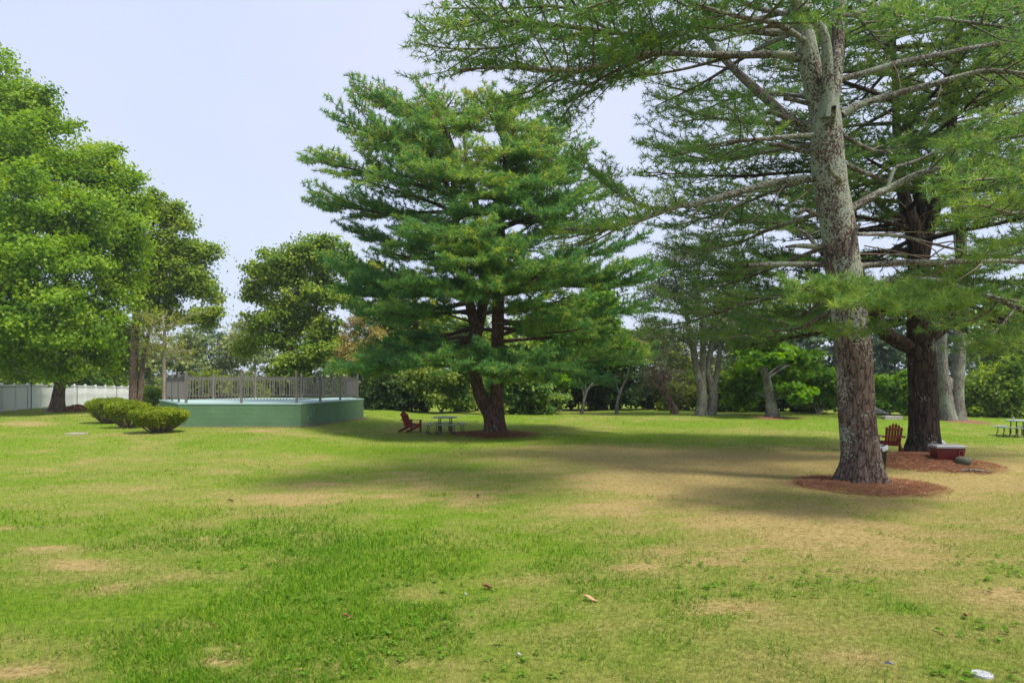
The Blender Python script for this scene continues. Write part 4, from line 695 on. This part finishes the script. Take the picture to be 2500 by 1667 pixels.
MB().box(-.11, .11, -.03, .03, -.12, .12, .02).build('towel', plain('teal_cloth', (.03, .12, .16), .9), None, loc=(*(RP[2] * .25 + RP[1] * .75 + np.array((-.02, -.0))), ZD + 1.03), rot=(0, 0, 1.5))
tag(bpy.data.objects['towel'], 'small dark teal cloth hung over the platform railing', 'towel')
# edging strip of dirt at the foot of the wall
M['dirt'] = plain('dark_dirt', (.10, .07, .055), .95, .35, 5, bump=1)
v = []; f = []
for k, (p0, p1) in enumerate(((PLAT[0], PLAT[1]), (PLAT[1], PLAT[2]))):
    p0 = np.array(p0); p1 = np.array(p1); e = unit(p1 - p0); nn_ = np.array((e[1], -e[0]))
    for j in range(41):
        c = p0 + (p1 - p0) * j / 40; wd = .10 + .10 * random.random() + .12 * k; o2 = c + nn_ * wd
        for q, h in ((c - nn_ * .05, .05), (o2, .006)): v.append((q[0], q[1], float(gz(q[0], q[1])) + h))
        if j < 40: i0 = len(v) - 2; f.append((i0, i0 + 1, i0 + 3, i0 + 2))
tag(MB().add(v, f).build('dirt_strip', M['dirt'], None, smooth=True), kind='structure')

# ------------------------------------------------------------------ white fence and chain-link fence
M['vinyl'] = plain('white_vinyl', (.78, .79, .82), .45, .04, .6); M['galv'] = plain('dark_galvanised', (.10, .10, .105), .5, .1, 4, .3)
fl = [(X(-60, 42.), 42.), (X(76, 50.), 50.), (X(188, 60.), 60.), (X(285, 70.), 70.), (X(352, 78.), 78.)]
def fpt(t): return np.array([np.interp(t, range(5), [q[k] for q in fl]) for k in range(2)])
zt = lambda p: H - (9 - 0) / F * p[1] - .08
fo = np.array((*fpt(1), float(gz(*fpt(1))))); wf = empty('vinyl_fence', fo, label='long white vinyl panel fence running behind the maple trunk', cat='fence')
NP = 16; off = np.array((-.35, .12))
for k in range(NP):
    p0 = fpt(k * 4 / NP) + off; p1 = fpt((k + 1) * 4 / NP) + off; z0, z1 = float(gz(*p0)), float(gz(*p1)); e = unit(p1 - p0); hgt = 1.78
    q = MB(); A = p0 + e * .07; B = p1 - e * .07; q.add([(*A, z0 + .04), (*B, z1 + .04), (*B, z1 + hgt - .12), (*A, z0 + hgt - .12), (*(A + (-.03, .02)), z0 + .04), (*(B + (-.03, .02)), z1 + .04), (*(B + (-.03, .02)), z1 + hgt - .12), (*(A + (-.03, .02)), z0 + hgt - .12)], [(0, 1, 2, 3), (5, 4, 7, 6), (3, 2, 6, 7), (4, 5, 1, 0), (0, 3, 7, 4), (1, 5, 6, 2)])
    q.build('panel', M['vinyl'], wf, fo); MB().beam((*A, z0 + hgt - .05), (*B, z1 + hgt - .05), .07, .13).build('rail', M['vinyl'], wf, fo)
    pp = MB().box(p0[0] - .065, p0[0] + .065, p0[1] - .065, p0[1] + .065, z0 - .1, z0 + hgt + .06).build('post', M['vinyl'], wf, fo); MB().box(p0[0] - .08, p0[0] + .08, p0[1] - .08, p0[1] + .08, z0 + hgt + .062, z0 + hgt + .13, .03).build('cap', M['vinyl'], pp, fo)
cf = empty('chain_link_fence', fo, label='dark chain-link fence standing in front of the white fence', cat='fence'); CP = [fpt(t_) for t_ in (0, .35, 1, 2, 3, 3.9)]
lk = MB()
for k, p0 in enumerate(CP):
    z0 = float(gz(*p0)); MB().tube(np.array([(*p0, z0 - .1), (*p0, z0 + 1.72), (*p0, z0 + 1.76), (p0[0] + .03, p0[1] - .05, z0 + 1.86)]), [.035], 6).build('post', M['galv'], cf, fo, True)
    if k < len(CP) - 1:
        p1 = CP[k + 1]; z1 = float(gz(*p1)); MB().tube(np.array([(*p0, z0 + 1.70), (*p1, z1 + 1.70)]), [.022], 6).build('rail', M['galv'], cf, fo, True); L = np.linalg.norm(p1 - p0); e = (p1 - p0) / L; u = -1.7
        while u < L:
            for sg in (0, 1):
                ua, ub = (max(u, 0), min(u + 1.68, L)); ha = (ua - u); hb = (ub - u)
                if sg: ha, hb = 1.68 - ha, 1.68 - hb
                if ub > ua + .05: lk.beam((*(p0 + e * ua), z0 + (z1 - z0) * ua / L + ha), (*(p0 + e * ub), z0 + (z1 - z0) * ub / L + hb), 0.0035, .0035)
            u += .2
lk.build('wire_mesh', plain('wire', (.3, .3, .31), .5), cf, fo)
gp = [np.array((X(357, 72.), 72.)), np.array((X(380, 62.), 62.))]; gf = empty('side_fence', (*gp[1], float(gz(*gp[1]))), label='short galvanised chain-link panel beside the platform left end', cat='fence'); go_ = np.array(gf.location); M['galvl'] = plain('light_galvanised', (.4, .42, .42), .45, .1, 4, .4)
for p0 in gp: MB().tube(np.array([(*p0, float(gz(*p0)) - .1), (*p0, float(gz(*p0)) + 2.05)]), [.05], 8).build('post', M['galvl'], gf, go_, True)
for hh in (.15, 1.5): MB().tube(np.array([(*gp[0], float(gz(*gp[0])) + hh), (*gp[1], float(gz(*gp[1])) + hh)]), [.03], 6).build('rail', M['galvl'], gf, go_, True)

# ------------------------------------------------------------------ clipped yew bushes by the platform
def yew(px, py, wpx, hpx, label, n):
    o = G(px, py); s = o[1] / F; Wd = wpx * s / 2; Ht = hpx * s; root = empty('yew_bush', o, label=label, cat='bush', group='clipped bushes beside the platform'); mb = MB(); C = []; NR = []
    for k in range(70):
        a = random.random() * 2 * np.pi; r_ = math.sqrt(random.random()); e = np.array((math.cos(a) * r_ * Wd, math.sin(a) * r_ * Wd * .9, Ht * (.80 + .14 * random.random() - .18 * r_ ** 3)))
        b = np.array((math.cos(a) * r_ * Wd * .28, math.sin(a) * r_ * Wd * .28, 0)); m_ = b * .5 + e * .5 + np.array((math.cos(a), math.sin(a), 0)) * .10 * Wd * r_ + (0, 0, -.05 * Ht); P = smooth_line([b, m_, e], 7); mb.tube(P, [.022, .008], 4, .2)
        for q in P[2:5]:
            e3 = q + rng.normal(0, .12, 3) + (0, 0, .1); mb.tube(np.array([q, e3]), [.008, .004], 3)
    mb.build('stem', M['twig'], root, smooth=True)
    a = rng.random(n) * 2 * np.pi; r_ = np.sqrt(rng.random(n)); top = Ht * (.93 - .20 * r_ ** 3 + .10 * (fbm(np.cos(a) * r_ * 4 + px, np.sin(a) * r_ * 4, 3, 3) - .5)); dep = np.abs(rng.normal(0, 1, n)) * .13 * Ht; f_ = np.clip((top - dep) / Ht, .2, 1)
    rim = rng.random(n) < .42; r2 = np.where(rim, .86 + .16 * rng.random(n), r_); zz = np.where(rim, Ht * (.22 + .58 * rng.random(n) ** .8), top - dep); sp_ = .30 + .70 * np.clip(zz / (Ht * .62), 0, 1) ** .75
    bump_ = 1 + .12 * (fbm(a * 2.5 + px, zz * 4, 7, 3) - .5) * 2
    C = np.stack([np.cos(a) * r2 * Wd * sp_ * bump_, np.sin(a) * r2 * Wd * .9 * sp_ * bump_, zz], 1) + rng.normal(0, .03, (n, 3)); keep = ~(rim & (rng.random(n) < .7 - zz / Ht)); C = C[keep]; n = len(C)
    V, f = leaves_np(C, unit(rng.normal(0, .6, (n, 3)) + C * (.5, .5, 0) + (0, 0, .7)), .085, .5); obj('foliage', mesh_np(V, f, {'tint': np.repeat(np.clip(.52 + rng.normal(0, .2, n), 0, 1), 4)}), M['yew'], root)
yew(388, 1056, 132, 66, 'largest clipped vase-shaped bush, nearest of the three by the platform', 13000); yew(312, 1045, 96, 72, 'middle bush of the three in the row left of the platform', 9000); yew(265, 1033, 98, 66, 'farthest left bush of the three in the row by the platform', 9000)

# ------------------------------------------------------------------ lawn furniture
M['red'] = plain('dark_red_painted_wood', (.19, .016, .018), .5, .2, 12); M['table'] = plain('grey_green_plastic', (.27, .33, .31), .5, .06, 4); M['black_steel'] = plain('black_steel', (.018, .022, .02), .45, .1, 5)
def adirondack(loc, rz, label):
    r_ = empty('adirondack_chair', loc, rz, label, 'chair')           # faces +Y in its own frame
    def P(name, mb): return mb.build(name, M['red'], r_)
    for i in range(6):
        x = -.235 + i * .094; top = .98 - .035 * (abs(i - 2.5) / .5) ** 1.35 * .42; fan = x * .20; a = np.array((x * .82, -.10, .26)); d_ = np.array((fan * .5, -.40, .90)); d_ /= np.linalg.norm(d_); L = (top - .26) / d_[2]; b = a + d_ * L
        P('back_slat', MB().beam(a, b, .068, .018, (0, -1, .3)).beam(b, b + d_ * .022, .045, .018, (0, -1, .3)))
    for zz, wd in ((.30, .50), (.56, .66), (.80, .50)): y = -.10 - (zz - .26) * .444 - .022; P('back_rail', MB().beam((-wd / 2, y, zz), (wd / 2, y, zz), .022, .055, (0, 0, 1)))
    for i in range(5): y = .42 - i * .105; zz = .365 - i * .024; P('seat_slat', MB().box(-.27, .27, y - .046, y + .046, zz, zz + .02))
    for s_ in (-1, 1):
        P('arm', MB().beam((s_ * .33, .46, .565), (s_ * .30, -.26, .565), .13, .022)); P('front_leg', MB().box(s_ * .30 - .018, s_ * .30 + .018, .32, .42, 0, .55)); P('arm_bracket', MB().add([(s_ * .325, .40, .55), (s_ * .325, .33, .55), (s_ * .325, .365, .40), (s_ * .325, .365, .40), (s_ * .345, .40, .55), (s_ * .345, .33, .55), (s_ * .345, .365, .40), (s_ * .345, .365, .40)], [(0, 1, 2, 3), (5, 4, 7, 6), (0, 4, 5, 1), (1, 5, 6, 2), (2, 6, 7, 3), (3, 7, 4, 0)]))
        P('rear_leg', MB().beam((s_ * .265, .44, .33), (s_ * .265, -.46, .05), .03, .11, (0, 0, 1)))
    P('apron', MB().box(-.28, .28, .42, .44, .26, .37))
def picnic_table(loc, rz, label):
    r_ = empty('picnic_table', loc, rz, label, 'picnic table')
    MB().lathe([(0, .70), (.53, .70), (.55, .715), (.55, .735), (.53, .75), (0, .75)], 32).build('tabletop', M['table'], r_)
    for k in range(4):
        a0 = k * np.pi / 2; A = np.linspace(a0 - .56, a0 + .56, 13); v = []; f = []
        for t_ in A:
            for rr, zz in ((.70, .41), (.95, .41), (.95, .45), (.70, .45)): v.append((rr * math.cos(t_), rr * math.sin(t_), zz))
        for j in range(12): f += [(j * 4 + i, j * 4 + (i + 1) % 4, j * 4 + 4 + (i + 1) % 4, j * 4 + 4 + i) for i in range(4)]
        f += [(0, 3, 2, 1), (48, 49, 50, 51)]; MB().add(v, f).build('bench_seat', M['table'], r_)
        for sg in (-1, 1):
            t1 = a0 + sg * .35; c, s_ = math.cos(t1), math.sin(t1); u = np.array((c, s_, 0)); a2 = a0 + sg * .6; u0 = np.array((math.cos(a2), math.sin(a2), 0))
            MB().tube(smooth_line([u * .82 + (0, 0, .41), u * .80 + (0, 0, .22), u * .87 + (0, 0, .05), u * .80 + (0, 0, .02), u * .62 + u0 * .06 + (0, 0, .02)], 14), [.017], 6).build('bench_leg', M['black_steel'], r_, smooth=True)
        t1 = a0 + np.pi / 4; u = np.array((math.cos(t1), math.sin(t1), 0)); MB().tube(smooth_line([u * .34 + (0, 0, .70), u * .36 + (0, 0, .35), u * .40 + (0, 0, .05), u * .52 + (0, 0, .02), u * .66 + (0, 0, .02)], 14), [.022], 6).build('table_leg', M['black_steel'], r_, smooth=True)
        MB().tube(np.array([u * .36 + (0, 0, .36), u * .36 + np.array((0, 0, .10))]), [.035], 6).build('leg_sleeve', M['black_steel'], r_, smooth=True)
adirondack(G(1001, 1055), math.atan2(-.62, .78), 'dark red wooden lounge chair beside the round table under central pine'); adirondack(G(2177, 1107), math.atan2(-.30, .95), 'dark red slatted wooden lounge chair beside the black trunk')
picnic_table(G(1087, 1058), .25, 'round grey-green picnic table with curved benches, left of central trunk'); tp = G(2490, 1066); picnic_table(tp, .5, 'round grey-green picnic table at the right edge of the lawn')
cup = MB().lathe([(0, 0), (.033, 0), (.043, .12), (.045, .122), (.040, .118), (.0, .11)], 14).build('paper_cup', plain('white_paper', (.75, .75, .78), .6, .03), None, loc=tp + (-.43, -.2, .752)); tag(cup, 'white paper cup standing on the right picnic table', 'cup'); MB().lathe([(.0375, .04), (.0405, .08)], 14).build('printed_band', plain('dark_print', (.05, .05, .12), .6), cup)
# cooler, stone, jug and bin round the dark pine
cl = G(2312, 1120); ck = empty('cooler', cl, -.10, 'dark red cool box with white lid beside the black trunk', 'cooler'); q = MB(); v = []
for z_, w_, d_ in ((0, .32, .19), (.30, .35, .22)): v += [(-w_, -d_, z_), (w_, -d_, z_), (w_, d_, z_), (-w_, d_, z_)]
q.add(v, [(0, 3, 2, 1), (4, 5, 6, 7)] + [(i, (i + 1) % 4, 4 + (i + 1) % 4, 4 + i) for i in range(4)]).build('body', plain('red_plastic', (.085, .006, .01), .35, .06), ck); wl = plain('white_plastic', (.42, .43, .46), .5, .08)
MB().box(-.365, .365, -.235, .235, .302, .37, .02).build('lid', plain('shaded_white_plastic', (.3, .31, .33), .5), ck); hb = MB()  # white lid greyed, the shade it stands in is in its colour
for a_, b_ in (((.19, -.226, .10), (.19, -.226, .24)), ((.19, -.226, .24), (.30, -.226, .24)), ((.30, -.226, .24), (.30, -.226, .10)), ((.30, -.226, .10), (.19, -.226, .10))): hb.beam(a_, b_, .014, .014, (0, 1, 0.01))
hb.build('handle_frame', plain('pink_red_plastic', (.3, .03, .05), .4), ck); MB().tube(smooth_line([(-.36, .0, .36), (-.36, .02, .42), (-.26, .02, .43), (-.24, 0, .37)], 10), [.014], 6).build('lid_handle', M['brown_bark'], ck, smooth=True)
def lump(name, loc, size, mat, label, cat, flat=.0, seed=1):
    prof = [(0.02, 0), (.8, 0.0), (1.0, .35), (1.0, .62), (.88, .92), (.5, 1.0), (.02, 1.0)]; mb = MB().lathe([(r_, z_) for r_, z_ in prof], 18); v = np.vstack(mb.v); k = 1 + .22 * (fbm(v[:, 0] * 1.7 + seed * 9, v[:, 1] * 1.7 + v[:, 2], seed, 3) - .5); v[:, :2] *= k[:, None]; mb.v = [v * np.array(size)]
    return tag(mb.build(name, mat, None, smooth=True, loc=loc), label, cat)
lump('stone', G(2352, 1132) - (0, 0, .02), (.2, .17, .2), plain('olive_stone', (.09, .10, .065), .85, .2, 8, bump=.6), 'rounded dark olive stone in front of the red cool box', 'stone', seed=2)
jl = G(2296, 1098); jg = empty('water_jug', jl, 0, 'white rounded jug peeking out right of the black trunk', 'jug'); MB().lathe([(.02, 0), (.15, 0), (.17, .03), (.17, .24), (.12, .31), (.05, .34)], 18).build('body', wl, jg, smooth=True); MB().lathe([(.05, .341), (.05, .39), (.0, .39)], 12).build('lid', M['table'], jg)
bl = G(2142, 1148); bn = empty('trash_bin', bl, 0, 'dark green bin with white liner edge half hidden behind lichen trunk', 'bin'); MB().lathe([(.02, 0), (.19, 0), (.22, .62), (.225, .64), (.20, .63), (.17, .05), (.02, .05)], 20).build('body', plain('dark_green_plastic', (.012, .026, .018), .5, .1), bn, smooth=True)
q = MB(); t_ = np.linspace(0, 2 * np.pi, 25)[:-1]; v = []
for rr, zz, wv in ((.20, .60, 0), (.215, .66, .012), (.235, .65, .015), (.237, .56, .03)): v += [((rr + wv * math.sin(7 * a)) * math.cos(a), (rr + wv * math.sin(5 * a)) * math.sin(a), zz - wv * (1 + math.sin(4 * a + 1))) for a in t_]
q.add(v, [(k * 24 + i, k * 24 + (i + 1) % 24, k * 24 + 24 + (i + 1) % 24, k * 24 + 24 + i) for k in range(3) for i in range(24)]).build('bin_liner', wl, bn, smooth=True)
# fallen branch at the dark trunk, slabs, block, boards, leaf pile
fb = G(2222, 1106); tag(MB().tube(smooth_line([fb + (-.28, .05, .07), fb + (-.1, 0, .10), fb + (.15, -.08, .06), fb + (.34, -.12, .0)], 12), [.03, .06, .06, .03], 8, .3).build('fallen_branch', M['dark_bark'], None, smooth=True), 'dark broken branch lying on the mound at foot of black trunk', 'branch')
sb = G(2375, 1152); tag(MB().tube(smooth_line([sb + (-.35, .08, .02), sb + (0, 0, .05), sb + (.4, -.12, .01)], 10), [.012, .03, .01], 6, .3).build('surface_root', M['grey_bark'], None, smooth=True), 'thin grey root showing on the mound right of black trunk', 'root')
M['concrete'] = plain('weathered_concrete', (.33, .30, .27), .9, .15, 5, bump=.5)
s0 = G(187, 1060); tag(MB().box(-.33, .33, -.2, .2, -.03, .05, .012).build('stone_slab', M['concrete'], None, loc=s0, rot=(0, 0, .05)), 'flat grey slab set in the grass left of the bushes', 'slab')
s0 = G(110, 1001); tag(MB().box(-.2, .2, -.1, .1, -.03, .14, .015).build('concrete_block', M['concrete'], None, loc=s0, rot=(0, 0, .1)), 'pale concrete block beside the maple trunk base', 'block')
s0 = G(4, 1007); 
for k, (dx, dy, a) in enumerate(((0, 0, .55), (.18, -.3, .8))): tag(MB().box(-.55, .55, -.06, .06, .0, .03).build('timber_board', M['concrete'], None, loc=s0 + (dx, dy, .02 + .035 * k), rot=(0, 0, -a)), ('pale grey board on the grass at left edge, longer-lying one', 'pale grey board crossing another at the left edge')[k], 'board', 'boards on the grass at the left edge')
pl = G(190, 1004); n = 2600; a = rng.random(n) * 2 * np.pi; r_ = np.abs(rng.normal(0, .5, n)); C = np.stack([pl[0] + np.cos(a) * r_ * 1.7, pl[1] + np.sin(a) * r_ * .7, pl[2] + .02 + rng.random(n) * .42 * np.exp(-(r_ * 1.4) ** 2)], 1)
V, f = leaves_np(C, unit(rng.normal(0, .7, (n, 3)) + (0, 0, .6)), .16, .5, .3); M['dead'] = leaf_mat('dead_leaf', (.12, .05, .025), (.27, .12, .06), (.42, .24, .13), .15); tag(obj('leaf_pile', mesh_np(V, f, {'tint': np.repeat(rng.random(n), 4)}), M['dead']), 'heap of rust brown dead leaves right of the maple trunk', 'leaf pile', kind='stuff')
# slatted boards and sill in the hedge gap
bw = G(2183, 1024); bo = empty('boardwalk', bw, 0, 'grey slatted wooden boards in the hedge gap behind the red chair', 'boardwalk'); M['oldwood'] = plain('grey_lavender_wood', (.27, .25, .27), .8, .2, 9)
for k in range(7): MB().box(-.56, .56, 1.6 + k * .42, 1.84 + k * .42, .30 + k * .085, .335 + k * .085).build('board', M['oldwood'], bo)
for s_ in (-1, 1): MB().beam((s_ * .5, 1.5, .22), (s_ * .5, 4.7, .85), .06, .12).build('stringer', M['oldwood'], bo)
MB().box(-.52, .52, 0, .5, -.05, .20, .02).build('sill', M['concrete'], bo)

# ------------------------------------------------------------------ small things on the grass
def dry_leaf(px, py, L, wd, rz, curl, label, col):
    o = G(px, py); n = 9; v = []; f = []
    for i in range(n):
        u = i / (n - 1); w_ = wd * math.sin(math.pi * min(.97, max(.04, u))) ** .7
        for s_ in (-1, 0, 1): v.append((L * (u - .5), s_ * w_ / 2 * (1 - .3 * curl), .035 + curl * .35 * abs(s_) * w_ + .018 * math.sin(u * 5 + curl)))
    for i in range(n - 1):
        for k in (0, 1): a = i * 3 + k; f.append((a, a + 1, a + 4, a + 3))
    me = mesh_np(v, f, None, True, 'dry_leaf'); ob = obj('dry_leaf', me, plain('dry_leaf_' + str(px), col, .8, .25, 40), None, o, (0, 0, rz)); md = ob.modifiers.new('thick', 'SOLIDIFY'); md.thickness = .0015; return tag(ob, label, 'leaf')
dry_leaf(1190, 1440, .12, .10, .3, 1.0, 'curled dark brown dry leaf left of the tan leaf', (.2, .09, .055)); dry_leaf(1440, 1468, .19, .07, -.5, .5, 'long pale tan dry leaf on the foreground grass', (.52, .30, .17))
dry_leaf(563, 1226, .14, .09, .9, .9, 'small brown dry leaf on the bright left lawn', (.16, .07, .04)); dry_leaf(1168, 1214, .14, .10, 2.1, .8, 'small dark dry leaf on the middle lawn', (.15, .09, .06)); dry_leaf(2360, 1511, .10, .07, 1.2, .8, 'small rusty dry leaf above the round white cover', (.25, .1, .06)); dry_leaf(848, 1513, .09, .07, .4, .8, 'tiny red-brown leaf on the foreground grass', (.25, .08, .06))
cp = G(2398, 1648); cv = empty('drain_cover', cp + (0, 0, .002), .5, 'small round white cover set in the grass, bottom right corner', 'cover'); MB().lathe([(0, .018), (.058, .018), (.062, .012), (.066, .018), (.073, .016), (.075, .0), (.07, -.02)], 28).build('rim', wl, cv); MB().beam((-.045, 0, .019), (.045, 0, .019), .004, .003).beam((0, -.02, .019), (.03, -.035, .019), .003, .003).build('groove', M['table'], cv)
for px, py, lb in ((1267, 1606, 'small white scrap on the bottom foreground grass'), (1137, 1457, 'tiny white scrap left below the curled brown leaf'), (361, 1081, 'tiny white scrap on the lawn below the bushes')): tag(MB().tube(smooth_line([(-.022, 0, .03), (0, .004, .04), (.022, -.004, .032)], 5), [.004, .010, .011, .004], 6, .3).build('paper_scrap', wl, None, loc=G(px, py), rot=(0, 0, 2.4)), lb, 'scrap')
tag(MB().tube(smooth_line([(-.03, 0, .03), (0, .004, .038), (.03, -.004, .03)], 5), [.006, .010, .006], 6, .3).build('foil_scrap', plain('dark_blue_foil', (.04, .06, .12), .4, .2), None, loc=G(2171, 1628), rot=(0, 0, -.4)), 'dark blue scrap on the grass left of the round cover', 'scrap')

# ------------------------------------------------------------------ thin summer haze over the whole place
hz = MB().box(-160, 160, -20, 200, -1.5, 45).build('haze', None, None); tag(hz, kind='stuff')
m, t, o = mat_new('haze'); pv = N(t, 'ShaderNodeVolumePrincipled'); pv.inputs['Color'].default_value = (.86, .9, 1, 1); pv.inputs['Density'].default_value = .00045; pv.inputs['Anisotropy'].default_value = .3; t.links.new(pv.outputs[0], o.inputs['Volume']); hz.data.materials.append(m)
